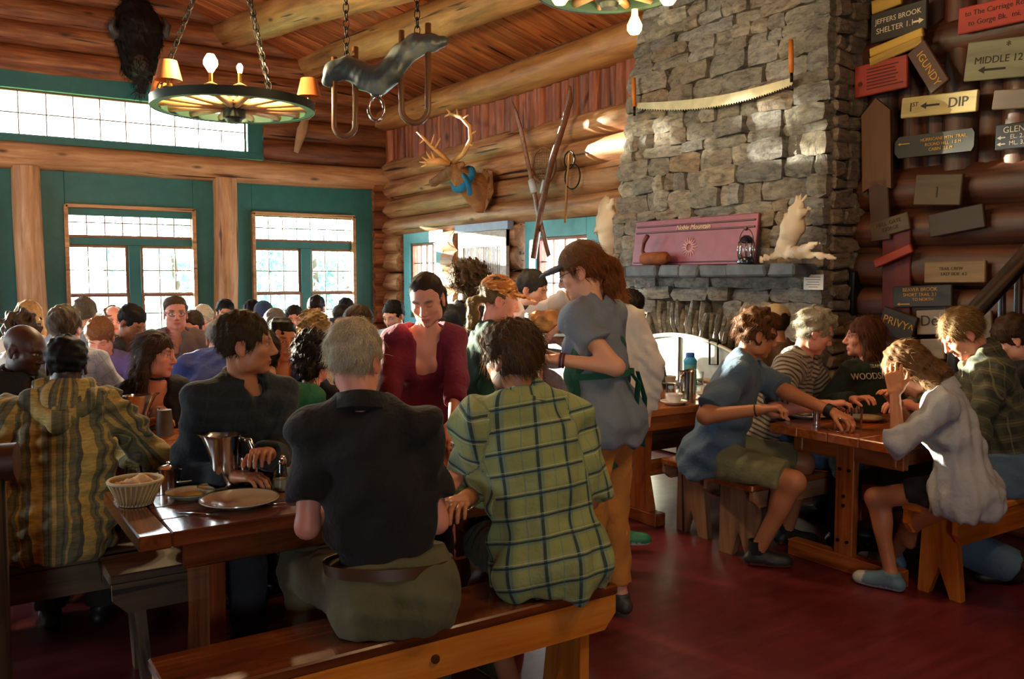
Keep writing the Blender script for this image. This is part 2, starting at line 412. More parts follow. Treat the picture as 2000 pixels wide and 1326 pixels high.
def head_prims(hc, R, fem, big=1.0, open_mouth=False):
    """R columns: left, forward, up of the head"""
    P = lambda x, y, z: hc+R@(np.array([x, y, z])*big)
    j = .9 if fem else 1.0; e = lambda x, y, z, a, b, c, k=.02, op='u': ell(P(x, y, z), R, np.array([a, b, c])*big, k, op)
    pr = [e(0, -.016, .032, .075, .094, .084), e(0, .034, .028, .061, .056, .056, .03), e(0, .04, -.03, .057, .054, .06, .03),
          e(0, .034, -.072, .049*j, .05, .038, .03), e(0, .073, -.1, .02*j, .017, .015, .022)]
    for s in (-1, 1):
        pr += [e(.043*s, .058, -.024, .021, .022, .018, .022), e(.052*s, .012, -.07, .012*j, .03, .03, .03),
               e(.033*s, .098, .004, .017, .014, .010, .012, 's'),
               cone(P(.05*s, .078, .024), P(.014*s, .091, .02), .008 if not fem else .006, .008, .012),
               e(.031*s, .0765, .003, .0135, .0135, .0115, .003), e(.012*s, .1, -.036, .0088, .011, .0078, .008),
               e(.077*s, -.012, -.008, .008, .021, .033, .006), e(.086*s, -.006, -.004, .006, .012, .02, .005, 's'), e(.078*s, -.004, -.036, .006, .01, .011, .006)]
    pr += [cone(P(0, .09, .016), P(0, .112, -.027), .0085, .0112, .01), e(0, .113, -.03, .0105, .011, .0095, .008),
           e(0, .089, -.062, .024, .0115, .0066, .006), e(0, .087, -.0725, .02, .0115, .0075, .006), e(0, .103, -.0668, .022, .008, .0016 if not open_mouth else .004, .004, 's')]
    return pr
def head_paint(P, col, hc, R, skin, brow, fem, eyes='open', beard=None, big=1.0, lipc=None):
    q = (P-hc)@R/big; x, y, z = np.abs(q[:, 0]), q[:, 1], q[:, 2]; sk = V3(skin)
    near = (np.abs(q) < .16).all(1)
    bl = np.clip(1-np.sqrt(((x-.042)/.026)**2+((z+.032)/.024)**2), 0, 1)*(y > .03)*near*.28
    col[:] = lerp(col, sk*V3((1.12, .66, .62)), bl)
    ea = ((x > .0705) & (np.abs(z+.008) < .04) & (np.abs(y+.008) < .03) & near)*.3
    col[:] = lerp(col, sk*V3((1.15, .62, .55)), ea)
    lip = np.clip(1.4-np.sqrt((x/.026)**2+((z+.067)/.0125)**2)*1.15, 0, 1)*(y > .075)*near
    col[:] = lerp(col, V3(lipc) if lipc is not None else sk*V3((.88, .48, .5)), np.clip(lip*1.2, 0, .85))
    col[:] = lerp(col, sk*.12, np.clip(1-np.abs(z+.0668)/.0024, 0, 1)*(x < .022)*(y > .08)*near*.8)
    br = np.clip(1.5-np.sqrt(((x-.031)/.021)**2+((z-.0265-.1*(x-.031)*(x < .03))/.0062)**2)*1.1, 0, 1)*(y > .05)*near
    col[:] = lerp(col, V3(brow), np.clip(br, 0, .85))
    ez = z-.003; dx = x-.031
    if eyes == 'open':
        al = np.clip((1-np.sqrt((dx/.0135)**2+(ez/.0062)**2))*6, 0, 1)*(y > .07)*near
        col[:] = lerp(col, V3((.62, .58, .54)), al*.95)
        ir = np.clip((1-np.sqrt(dx**2+ez**2)/.0062)*6, 0, 1)*(y > .07)*near; col[:] = lerp(col, V3((.02, .015, .01)), ir)
        li = np.clip(1-np.abs(np.sqrt((dx/.0145)**2+(ez/.0072)**2)-1)*5, 0, 1)*(ez > -.002)*(y > .066)*near
        col[:] = lerp(col, V3((.03, .02, .015)), li*.8)
    else:
        li = np.clip(1-np.abs(ez+.0045-8*dx*dx)/.0032, 0, 1)*(np.abs(dx) < .0145)*(y > .066)*near; col[:] = lerp(col, V3((.03, .02, .015)), li*.85)
    if beard is not None:
        m = ((z < -.035) & (y > -.01)) & near; w = np.clip((-.035-z)/.03+.15*np.sin(x*200), 0, 1)*m*(1-np.clip(lip*2, 0, 1))*beard[1]
        col[:] = lerp(col, V3(beard[0]), np.clip(w, 0, 1))
def hand_prims(w, d, n, s, curl, sc=1.0, spread=.1, thumb=.5):
    """w wrist, d pointing along the hand, n out of the palm, s=+1/-1 picks the thumb side"""
    d = nrm(d); n = nrm(n-d*(n@d)); t = np.cross(d, n)*s; pr = []
    for i, (o, L, r) in enumerate(((.031, .074, .0088), (.0105, .082, .0092), (-.0105, .076, .0088), (-.030, .06, .0078))):
        kn = w+(d*(.098-.012*abs(i-1.3)*.6)+t*o)*sc
        pr.append(cone(w+(t*o*.55+d*.01)*sc, kn, .0155*sc, .0125*sc, .012))
        dd = nrm(d+t*(o*spread*12)); p = kn
        for j, (fl, c) in enumerate(((.46, .75), (.3, 1.0), (.24, .8))):
            ax = np.cross(dd, n); cu = curl if not hasattr(curl, '__len__') else curl[i]
            dd = nrm(rot(dd, ax, math.radians(cu*c))); q = p+dd*L*fl*sc
            pr.append(cone(p, q, r*sc*(1-.09*j), r*sc*(.93-.09*j), .004)); p = q
            n2 = np.cross(ax, dd); n = n if j < 0 else n
    p = w+(d*.022+t*.026)*sc; q = p+nrm(d*.75+t*.6+n*.35)*.045*sc
    pr.append(cone(w+(d*.012+t*.012)*sc, p, .0165*sc, .0165*sc, .012)); pr.append(cone(p, q, .0165*sc, .0115*sc, .012))
    dd = nrm(d*.85+t*.35*(1-thumb)+n*thumb)
    pr.append(cone(q, q+dd*.034*sc, .0112*sc, .0098*sc, .004)); dd2 = nrm(dd+n*.4*thumb-t*.3*thumb); pr.append(cone(q+dd*.034*sc, q+dd*.034*sc+dd2*.026*sc, .0098*sc, .0082*sc, .004))
    return pr
def strands(P, Q, hc, R, n, L, wd, kind, seed, col, up_lift=.25, low=None):
    q = np.random.RandomState(seed); f = Q[q.randint(len(Q), size=n)]; a = P[f]; ww = q.dirichlet((1, 1, 1, 1), n)[:, :, None]; p = (a*ww).sum(1)
    nn = np.cross(a[:, 2]-a[:, 0], a[:, 3]-a[:, 1]); nn /= np.linalg.norm(nn, axis=1)[:, None]+1e-9
    if kind == 'up': fl = np.tile(R@np.array([0, .35, .9]), (n, 1))
    elif kind == 'back': fl = np.tile(R@np.array([0, -1., -.1]), (n, 1))
    elif kind == 'frizz': fl = q.normal(size=(n, 3))
    else: fl = np.tile(R@np.array([0, -.35, -1.]), (n, 1))
    fl = fl+q.normal(size=(n, 3))*.35
    t = fl-nn*(fl*nn).sum(1)[:, None]; t /= np.linalg.norm(t, axis=1)[:, None]+1e-9
    if kind == 'frizz': up_lift = 1.2
    g = V3((0, 0, -1)); ls = L*(.5+.9*q.rand(n))[:, None]; side = np.cross(t, nn)*wd/2
    p0 = p-nn*.003; d1 = t+nn*up_lift; d1 /= np.linalg.norm(d1, axis=1)[:, None]
    d2 = t+nn*up_lift*.2+(g*.25 if kind != 'frizz' else q.normal(size=(n, 3))*.8); d2 /= np.linalg.norm(d2, axis=1)[:, None]
    p1 = p0+d1*ls*.5; p2 = p1+d2*ls*.5
    V = np.stack([p0-side, p0+side, p1-side*.8, p1+side*.8, p2-side*.15, p2+side*.15], 1).reshape(-1, 3)
    b = (np.arange(n)*6)[:, None]; F = np.concatenate([b+np.array([[0, 1, 3, 2]]), b+np.array([[2, 3, 5, 4]])])
    C = np.repeat(V3(col)[None]*(.75+.5*q.rand(n))[:, None], 6, 0)
    return V, F, C
STYLE = {}
def hair_prims(style, hc, R, big, o):
    P = lambda x, y, z: hc+R@(np.array([x, y, z])*big)
    e = lambda x, y, z, a, b, c, k=.02, op='u': ell(P(x, y, z), R, np.array([a, b, c])*big, k, op)
    th = o.get('th', .012); pr = [e(0, -.018, .038, .076+th, .095+th, .084+th*1.3)]
    fr = o.get('front', .062)
    if style in ('short', 'crop', 'bun', 'pony', 'long', 'curly', 'fringe', 'mop', 'capunder'):
        if style == 'mop': pr += [e(0, .02, .09, .075, .08, .045), e(.03, .05, .085, .05, .05, .04)]
        face = [e(0, .118, -.035, .066, .075, fr+.035, .012, 's')]
        for s in (-1, 1): face += [e(.086*s, -.004, -.02, .026, .026, .04, .01, 's'), e(.068*s, .05, -.045, .04, .05, .036, .01, 's')]
        nape = plane(P(0, 0, o.get('nape', -.065)), R@np.array([0, .55, -1.]))
        if style in ('long', 'bun', 'pony'): face[1:] = [e(.09*s, .008, -.02, .022, .03, .038, .012, 's') for s in (-1, 1)] if style != 'long' else []
        pr += face+[nape]
    if style == 'fringe':      # ring of hair round a bald crown
        pr.append(e(0, .02, .1, .075, .1, .06, .01, 's'))
    if style == 'long':
        L = o.get('len', .3); dn = V3((0, 0, -1))
        for s in (-1, 1):
            a = P(.068*s, -.012, .02); pr.append(cone(a, P(.08*s, -.022, -.1), .03, .032, .03)); pr.append(cone(P(.08*s, -.022, -.1), P(.082*s, -.03, -.1)+dn*L*.6, .034, .03, .03))
        pr.append(cone(P(0, -.07, 0), P(0, -.085, -.1), .075, .07, .03, n=R[:, 1], fl=.55)); pr.append(cone(P(0, -.085, -.1), P(0, -.085, -.1)+dn*L*.7, .075, .06, .03, n=R[:, 1], fl=.5))
    if style == 'bun': pr.append(e(0, -.125, o.get('bz', .02), .05, .042, .045, .02))
    if style == 'pony' or style == 'capunder':
        a = P(0, -.108, o.get('bz', .02)); b = P(o.get('bx', 0), -.135, o.get('bz', .02)-.03); c = b+V3((0, 0, -o.get('len', .16)))+R@np.array([0, .02, 0]); mid = (b+c)/2+R@np.array([0, -.012, 0])
        pr += [cone(a, b, .026, .032, .02), cone(b, mid, .033, .034, .02), cone(mid, c, .034, .014, .02)]
    if style == 'afro': pr += [e(0, -.02, .06, .125, .125, .115, .02), e(0, .12, -.06, .066, .07, .085, .02, 's')]
    return pr
WARN = []
def person(label, head, face, seat=.45, sex='m', skin='fair', hair=('short', '#3a2a1c', {}), shirt=None, pants=None, hy=0, hp=0, hr=0, lean=8, bend=6, side=0, tw=0,
           lh=None, rh=None, lpole=None, rpole=None, feet=None, w=1.0, res='f', eyes='open', beard=None, neck=(0, 0), hands=(35, 35), hd=(None, None), shoes='#1d1a1a', big=1.0, opn=False, knee=None, group=None, stand=None, nolegs=False, extra=None, s_fix=None, hdz=None):
    fem = sex == 'f'; A = math.radians(face); F = V3((math.cos(A), math.sin(A), 0)); Lf = V3((-math.sin(A), math.cos(A), 0)); U = V3((0, 0, 1))
    hc = V3(at(*head)) if len(head) == 3 else V3(head[0]); HB, BB, HH = {'n': (.0048, .0105, .004), 'm': (.0065, .013, .0055), 'f': (.0095, .019, 0)}[res]
    cl = {'n': .0095, 'm': .0125, 'f': .017}[res]
    def up_(a): v = F*math.sin(math.radians(a))+U*math.cos(math.radians(a)); return nrm(v+Lf*math.tan(math.radians(side)))
    d0, d1, d2 = up_(lean), up_(lean+bend), up_(lean+bend+neck[0])
    dn = hc-d2*.165*big-nrm(F)*.0
    if stand is None: s = (dn[2]-seat-.105)/(.24*d0[2]+.27*d1[2]); 
    else: s = (dn[2]-stand)/(.93+.24*d0[2]+.27*d1[2])
    if not .84 < s < 1.14: WARN.append((label[:34], round(s, 2)))
    if s_fix: s = s_fix
    s = min(max(s, .8), 1.2); g = w*(.92 if fem else 1.0)*min(max(s, .9), 1.06)
    nb = dn; mid = nb-d1*.27*s; pel = mid-d0*.24*s; ls = min(max(s, .9), 1.08)
    T = math.radians(tw); Ls = rot(Lf, U, T); Fs = rot(F, U, T); nF = nrm(np.cross(Lf, d0)); nS = nrm(np.cross(Ls, d1)); nF = nF if nF@F > 0 else -nF; nS = nS if nS@Fs > 0 else -nS
    shw = (.158 if fem else .182)*g; sh = {k: nb-d1*.055*s+Ls*shw*k+nS*.0 for k in (1, -1)}; hip = {k: pel+Lf*.088*k*g for k in (1, -1)}
    def loc(t): return pel+Lf*t[1]+F*t[0]+U*t[2]
    hands_t = {}
    for k, t in ((1, lh), (-1, rh)):
        if t is None: t = ('l', .36, .13*k, .80-pel[2]) if stand is None else ('l', .06, .27*k, -.1)
        hands_t[k] = loc(t[1:]) if isinstance(t, tuple) and t[0] == 'l' else V3(t)
    el, wr = {}, {}
    for k, po in ((1, lpole), (-1, rpole)):
        po = (Lf*.8*k-U*.7-F*.3) if po is None else Lf*po[1]*k+F*po[0]+U*po[2]
        el[k], wr[k] = ik(sh[k], hands_t[k], .285*ls, .255*ls, po)
    kn, an, ft = {}, {}, {}
    for k in (1, -1):
        if feet and feet.get(k) is not None:
            f = feet[k]; f = loc(f[1:]) if isinstance(f, tuple) and f[0] == 'l' else V3(f); f = f.copy()
        elif stand is None: f = pel+F*.40*ls+Lf*.1*k; f[2] = .075
        else: f = pel+Lf*.1*k-F*.02; f[2] = stand+.075
        po = F*1.0+U*.8+Lf*.12*k if stand is None else F
        if knee and knee.get(k): po = F*knee[k][0]+Lf*knee[k][1]+U*knee[k][2]
        kn[k], an[k] = ik(hip[k], f, .43*ls, .415*ls, po); ft[k] = nrm(F+Lf*.25*k) if stand is None or True else F
    # head frame
    Hy = A+math.radians(hy); f3 = V3((math.cos(Hy), math.sin(Hy), 0)); l3 = V3((-math.sin(Hy), math.cos(Hy), 0)); p = math.radians(hp)
    u3 = U*math.cos(p)+f3*math.sin(p); f3 = f3*math.cos(p)-U*math.sin(p); r = math.radians(hr); l3, u3 = l3*math.cos(r)+u3*math.sin(r), u3*math.cos(r)-l3*math.sin(r)
    R = np.stack([l3, f3, u3], 1); HP = lambda x, y, z: hc+R@(np.array([x, y, z])*big)
    wa, ch, hi_ = (.128, .148, .168) if fem else (.146, .166, .16)
    def torso(i, loose=0, hx_=0):
        wl = wa+loose*.6
        t = [cone(pel-d0*.03, mid, (hi_+i+hx_)*g, (wl+i)*g, .05, n=nF, fl=.68), cone(mid, nb-d1*.13*s, (wl+i)*g, (ch+i)*g, .06, n=nS, fl=.66),
             cone(sh[1], sh[-1], .060*g+i, .060*g+i, .05)]
        t += [cone(nb+d1*.01, sh[k]-Ls*.02*k, .05*g+i, .046*g+i, .05) for k in (1, -1)]
        t += [ell(pel-d0*.02+Lf*.07*k-nF*.03, np.stack([Lf, nF, d0], 1), (.1*g+i+hx_, .115*g+i+hx_, .11*g+i+hx_), .05) for k in (1, -1)]
        if fem: t += [ell(nb-d1*.19*s+Ls*.07*k+nS*.085*g, np.stack([Ls, nS, d1], 1), (.062+i, .05+i, .06+i), .04) for k in (1, -1)]
        else: t += [ell(mid+nF*.05*w, np.stack([Lf, nF, d0], 1), (.12*g+i, .085*w*g+i, .13+i), .06)]
        return t
    nk = [cone(nb-d1*.02, HP(0, -.022, -.05), .056*(.88 if fem else 1)*g**.5, .052*(.88 if fem else 1), .03)]
    ar = lambda i, j=1, t0=0: [x for k in (1, -1) for x in (cone(sh[k], el[k], .050*g+i, .040*g+i, .03), cone(el[k], wr[k], .0405*g+i, .0265*g+i, .02))]
    body = torso(-.018)+([plane((0, 0, seat+.012), -U)] if stand is None else [])+nk+ar(0)
    hm = []
    for k, c, q in ((1, hands[0], hd[0]), (-1, hands[1], hd[1])):
        d = nrm(wr[k]-el[k])
        if q is not None: d = nrm(V3(q[0])); n = V3(q[1])
        else: n = -U if abs(d[2]) < .8 else -Lf*k
        n = n-d*(n@d); n = nrm(n) if np.linalg.norm(n) > .05 else nrm(np.cross(d, Lf))
        if res == 'f': body += [cone(wr[k], wr[k]+d*.09, .03, .032, .02, n=n, fl=.5), cone(wr[k]+d*.09, nrm(d+n*.4)*.07+wr[k]+d*.09, .032, .022, .02, n=n, fl=.5)]
        else:
            # thumb side: palm down, left hand has its thumb towards the right
            t = np.cross(d, n); hm.append((wr[k], d)); body += hand_prims(wr[k], d, n, -k, c, .96 if fem else 1.03)
    if not nolegs:
        for k in (1, -1):
            body += [cone(hip[k], kn[k], .082*g, .056*g, .03), cone(kn[k], an[k], .054*g, .036*g, .03),
                     ell(kn[k]+(an[k]-kn[k])*.3-nrm(np.cross(np.cross(an[k]-kn[k], F), an[k]-kn[k]))*.018, np.eye(3), (.047*g, .047*g, .085), .03), cone(an[k], an[k]-U*.03, .034, .026, .02)]
    hpz = head_prims(hc, R, fem, big, opn); body += hpz
    wins = [(hc-.15*big, hc+.15*big, HB)]
    for wp, d in (hm if res != 'f' else []): wins.append((wp+d*.09-.125, wp+d*.09+.125, HH))
    Pv, Q = grow(body, BB, wins); sk = V3(c4(SK[skin])[:3]); col = np.repeat(sk[None], len(Pv), 0)
    rgl = np.random.RandomState(len(label)*7+int(head[0] if len(head) == 3 else 3)); hcol = V3(c4(hair[1])[:3]); head_paint(Pv, col, hc, R, sk, hcol*.6, fem, eyes, beard, big)
    root = thing('person', label, 'person', Vector((pel[0], pel[1], 0 if stand is None else stand)), None, group); off = V3(root.location)
    def mk(name, P, Q, mat, col=None, uv=None, parent=root):
        if col is not None: col = np.concatenate([col, np.ones((len(P), 1))], 1)
        return put(name, mesh_np(name, P-(off if parent is root else 0), Q, [mat], True, None, col, uv), parent)
    b = mk('body', Pv, Q, M_skin, col)
    sd = rgl.randint(999)
    # trousers
    if pants and not nolegs:
        kd, pc = pants; i = .034 if shirt and shirt.get('hem', .1) <= 0 else .014; tk = shirt and shirt.get('hem', .1) <= 0; i = shirt.get('i', .016)+.024 if tk else .014; tt = torso(i, shirt.get('loose', .02) if tk else 0); pr = tt[:1]+tt[5:7]+(tt[7:8] if tk and not fem else [])+[cone(hip[k], kn[k], .086*g+i, .062*g+i, .03, cut=(.86 if kd == 'shorts' else .62 if kd == 'hot' else None)) for k in (1, -1)]
        if kd == 'shorts': pr = pr[:-2]+[cone(hip[k], kn[k], .092*g+i, .08*g+i, .03, cut=.88) for k in (1, -1)]
        pr.append(plane(pel+d0*.115 if tk else mid-d0*.1, d0))
        if seat and stand is None: pr.append(plane((0, 0, seat+.004), -U))
        if kd in ('long', 'capri'): pr += [cone(kn[k], an[k], .058*g+i, .044*g+i*1.2, .03, cut=(.97 if kd == 'long' else .86)) for k in (1, -1)]
        P2, Q2 = grow(pr, cl, (), (.004, .1, sd)); pcv = V3(c4(pc)[:3]); C = np.repeat(pcv[None], len(P2), 0)*(1+.1*np.sin(P2@V3((31, 17, 23))))[:, None]
        mk('trousers' if kd in ('long', 'capri') else 'shorts', P2, Q2, M_cloth, C)
    if shirt:
        o = shirt; i = o.get('i', .016); lo_ = o.get('loose', .02); hem = o.get('hem', .1); pr = torso(i, lo_, (.026 if stand is None else .012) if hem > 0 else 0)
        if hem > 0: pr.append(cone(pel, pel-d0*hem, (hi_+i+lo_*.4+.01)*g, (hi_+i+lo_*.5+.006)*g, .05, n=nF, fl=.76))
        sv = o.get('sl', .6); ai = i*.9+.004
        for k in (1, -1):
            if sv <= 1: pr.append(cone(sh[k], el[k], .053*g+ai, .048*g+ai+o.get('flare', .006), .035, cut=sv))
            else:
                pr.append(cone(sh[k], el[k], .053*g+ai, .044*g+ai, .035)); pr.append(cone(el[k], wr[k], .044*g+ai, .031*g+ai, .025, cut=sv-1))
        if o.get('hood'): pr += [cone(nb+d1*.03-nS*.06+Ls*.07*k, nb-d1*.10-nS*.085, .05, .055, .04) for k in (1, -1)]
        nr_ = o.get('nr', .062)
        pr.append(cone(nb-d1*.0-nS*.0, nb+d2*.25, nr_, nr_+.06, .008, 's', cut0=.02 if o.get('collar') else -.1)); pr.append(ell(nb+nS*.055-d1*.012, np.stack([Ls, nS, d1], 1), (.06, .045, .05), .01, 's'))
        if o.get('v'): pr.append(cone(nb+nS*.09+d1*.06, nb+nS*.115-d1*o['v'], .07, .018 if not o.get('u') else .055, .006, 's'))
        if hem > 0 and seat and stand is None: pr.append(plane((0, 0, seat+.006), -U))
        pr.append(plane(pel-d0*(hem if hem > 0 else -.02), -d0))
        P3, Q3 = grow(pr, cl, (), (o.get('wr', .008), o.get('wl', .13), sd+1))
        m = o.get('mat'); cc = V3(c4(o.get('c', '#555555'))[:3]); C = np.repeat(cc[None], len(P3), 0); uv = None
        if m or o.get('print'):
            best = np.full(len(P3), 9.); uu = np.zeros((len(P3), 2)); dd0 = nrm(nb-pel); segs = [(pel-dd0*.2, nb+dd0*.1, Ls, nS, .0)]*2+[(sh[k], el[k], np.cross(nrm(el[k]-sh[k]), nS), nS, 2+k) for k in (1, -1)]+[(el[k], wr[k], np.cross(nrm(wr[k]-el[k]), nS), nS, 2.285+k) for k in (1, -1)]
            for q, (a, bb, lx, ly, v0) in enumerate(segs):
                ba = bb-a; LL = np.linalg.norm(ba); dd = ba/LL; pp = P3-a; t = pp@dd; tc = np.clip(t, 0, LL); ds = np.linalg.norm(pp-tc[:, None]*dd, axis=1)-(.13 if q < 2 else .05); mm = ds < best; best[mm] = ds[mm]
                xx = pp@lx; yy = pp@ly; rr = np.hypot(xx, yy); uq = np.where(rr > 1e-4, np.arctan2(xx, np.abs(yy)*1.0+.02), 0)*(.145 if q < 2 else .06)
                uu[mm, 0] = uq[mm]; uu[mm, 1] = t[mm]+v0
            uv = uu
        shm = mk('shirt', P3, Q3, m or M_cloth, C, uv)
        if o.get('collar'):
            mb = MB(); cr = o.get('cr', .066); Rc = np.stack([Ls, nS, nrm(np.cross(Ls, nS))], 1); vs = []; n = 22
            if Rc[2, 2] < 0: Rc[:, 2] *= -1
            a0 = math.radians(118); ccn = nb+d1*.012
            for j, (rr, zz) in enumerate(((cr-.004, -.035), (cr-.004, .034), (cr+.012, .03), (cr+.026, -.022))):
                for q in range(n+1):
                    a = a0+(2*math.pi-2*(a0-math.pi/2))*q/n; vs.append(ccn+Rc@np.array([rr*1.08*math.cos(a), rr*math.sin(a)*1.0-.004, zz-.012*math.sin(a)]))
            fs = [(j*(n+1)+q, j*(n+1)+q+1, (j+1)*(n+1)+q+1, (j+1)*(n+1)+q) for j in range(3) for q in range(n)]
            vs = np.array(vs); C = np.repeat(V3(c4(o.get('cc', o.get('c', '#555555')))[:3])[None], len(vs), 0)
            mk('collar', vs, fs, o.get('cmat') or m or M_cloth, C, np.stack([np.arctan2((vs-ccn)@Rc[:, 0], (vs-ccn)@-Rc[:, 1])*.09, (vs-ccn)@Rc[:, 2]*1.2], 1))
    if hair and hair[0] != 'bald':
        st, hcx, o = hair; pr = hair_prims(st, hc, R, big, o); hh = HB*1.1 if res != 'f' else HB
        lo, hi = bounds(pr, .03); fz = o.get('frz', .0024); Fd, oo = field(pr, lo, hi, hh, (fz*1.6, o.get('wl', .05), sd+2)); P4, Q4 = nets(Fd, oo, hh)
        C = hcol[None]*(.8+.35*np.random.RandomState(sd).rand(len(P4)))[:, None]; tip = o.get('tip')
        ns = {'n': 3600, 'm': 1700, 'f': 300}[res]*o.get('ns', 1.0); ns = int(ns)
        sv, sf, sc_ = strands(P4, Q4, hc, R, ns, o.get('sl', .035)*.8, {'n': .0017, 'm': .0024, 'f': .005}[res], o.get('flow', 'down'), sd+3, hcol, o.get('lift', .25))
        Q4 = np.concatenate([Q4, sf+len(P4)]); P4 = np.concatenate([P4, sv]); C = np.concatenate([C, sc_])
        mk('hair', P4, Q4, M_hair, C)
    if shoes and not nolegs:
        for k in (1, -1):
            dr = V3((ft[k][0], ft[k][1], 0)); 
            if feet and feet.get(('d', k)): dr = V3(feet[('d', k)])
            dr = nrm(dr); b0 = an[k]-U*.075; fz = b0[2]; P_ = lambda x, z: b0+dr*x+U*z
            up2 = feet.get(('up', k), 0) if feet else 0
            pr = [cone(P_(-.035, .036), P_(.04, .05), .036, .038, .02), cone(P_(.04, .045), P_(.15, .032), .04, .034, .02), cone(P_(0, .05), P_(-.005, .1), .042, .043, .02, cut=.9), ell(P_(.1, .028), np.stack([np.cross(U, dr), dr, U], 1), (.044, .09, .03), .02), plane((0, 0, fz+.002), -U)]
            P5, Q5 = grow(pr, .009 if res != 'f' else .016); sc1 = V3(c4(shoes[0] if isinstance(shoes, tuple) else shoes)[:3]); sc2 = V3(c4(shoes[1])[:3]) if isinstance(shoes, tuple) else sc1*.5
            C = np.where((P5[:, 2] < fz+.02)[:, None], sc2, sc1); 
            if isinstance(shoes, tuple) and len(shoes) > 2: C = np.where(((P5-b0)@dr > .125)[:, None] & (P5[:, 2] >= fz+.0)[:, None], V3(c4(shoes[2])[:3]), C)
            mk('shoe', P5, Q5, M_shoe, C)
    J = dict(root=root, pel=pel, mid=mid, nb=nb, sh=sh, el=el, wr=wr, kn=kn, an=an, hc=hc, R=R, HP=HP, F=F, L=Lf, Ls=Ls, nS=nS, nF=nF, d0=d0, d1=d1, off=off, mk=mk, s=s, g=g, U=U, HB=HB, hip=hip)
    return J
# things worn
def glasses(J, col='#1a1512', r=.021, rw=.0016):
    mb = MB(); P = J['HP']
    for s in (-1, 1):
        mb.tube([P(.031*s+r*1.15*math.cos(a), .098-.006*abs(math.cos(a))**2, .002+r*.8*math.sin(a)) for a in np.linspace(0, 2*math.pi, 15)], rw, 5)
        mb.tube([P((.031+r*1.15)*s, .094, .006), P(.08*s, .05, .008), P(.085*s, -.01, .004)], rw, 5)
    mb.tube([P(-.0085, .098, .004), P(0, .101, .007), P(.0085, .098, .004)], rw, 5)
    for i in range(len(mb.v)): mb.v[i] = tuple(V3(mb.v[i])-J['off'])
    ob('glasses', mb, plain('glasses_'+col, col, .35), J['root'], smooth=60)
def cap(J, c1, c2=None, mat=None, tilt=0, name='cap', bl=.075):
    R, P, U = J['R'], J['HP'], J['U']; e = lambda x, y, z, a, b, c, k=.01, op='u': ell(P(x, y, z), R, (a, b, c), k, op)
    up3 = R[:, 2]; pr = [e(0, -.016, .04, .092, .111, .1), plane(P(0, 0, .032), -(up3*1+R[:, 1]*.16)), e(0, -.016, .035, .083, .102, .091, .004, 's'), e(0, -.125, .046, .032, .03, .026, .004, 's')]
    P1, Q1 = grow(pr, J['HB']*.9); C = np.repeat(V3(c4(c1)[:3])[None], len(P1), 0); cp = J['mk'](name, P1, Q1, mat or M_cloth, C, P1[:, :2]*0)
    br = [e(0, .098, .034, .075, bl+.03, .03, .01), e(0, .098, .026, .078, bl+.035, .03, .003, 's'), plane(P(0, .062, 0), -R[:, 1])]
    P2, Q2 = grow(br, J['HB']*.7); C = np.repeat(V3(c4(c2 or c1)[:3])[None], len(P2), 0); J['mk']('brim', P2-J['off'], Q2, mat or M_cloth, C, P2[:, :2]*0, cp)
def band(J, c, d, r, wd, col, name='bracelet', th=.004, rough=.6):
    d = Vector(d).normalized(); mb = MB(); R = axes(d.orthogonal(), d)
    mb.lathe([(r, -wd/2), (r+th, -wd/2), (r+th, wd/2), (r, wd/2)], 18, 0, Vector(V3(c)-J['off']), R); ob(name, mb, plain('band_'+col, col, rough), J['root'], smooth=50)
# ------------------------------------------------------------------ materials of the room
W_wall = wood('log_brown', ('#4a2412', '#8a4d28', '#b57844'), (.9, 9, 9), .62, .35, rv=.28)
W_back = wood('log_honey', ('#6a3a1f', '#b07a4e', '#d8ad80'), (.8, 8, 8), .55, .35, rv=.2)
W_beam = wood('log_pale', ('#6d431f', '#b0743c', '#cf9a5c'), (.7, 7, 7), .55, .3, rv=.12)
W_post = wood('post_pale', ('#8a5a34', '#c08a58', '#e0b487'), (.9, 9, 9), .6, .3, rv=.1)
W_slat = wood('slat_red', ('#4a1d0c', '#96481f', '#bd6c36'), (1.2, 12, 12), .5, .3, rv=.3)
W_ceil = wood('ceiling_board', ('#6a2c14', '#b8602f', '#d88a50'), (.9, 10, 10), .5, .25, rv=.25)
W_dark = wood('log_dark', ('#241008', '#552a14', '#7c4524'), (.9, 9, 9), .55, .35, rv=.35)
W_table = wood('table_varnish', ('#3c1c0c', '#6e3617', '#93512a'), (.9, 12, 12), .22, .1, coat=.6, knots=False, rv=.1, crack=False)
W_pine = wood('pine_orange', ('#9a4c10', '#d8812a', '#eea24a'), (.8, 10, 10), .38, .15, coat=.25, rv=.1, crack=False)
W_oldb = wood('bench_old', ('#2c1d12', '#54402a', '#735c40'), (.9, 10, 10), .6, .25, rv=.15)
W_red = wood('table_red', ('#6e3010', '#b0602a', '#cb8140'), (.9, 10, 10), .25, .1, coat=.5, knots=False, rv=.08, crack=False)
M_teal = plain('teal_paint', '#23605b', .5, var=.1, bump=.1)
M_teal2 = plain('teal_light', '#4d9ba4', .5, var=.1, bump=.1)
M_sash = plain('sash_brown', '#7c5136', .5, var=.15)
M_black = plain('black_iron', '#15130f', .45, .6)
M_steel = plain('steel', '#c8c6c2', .16, 1.0, var=.03)
M_chrome = plain('chrome', '#d8d8d8', .08, 1.0, var=.02)
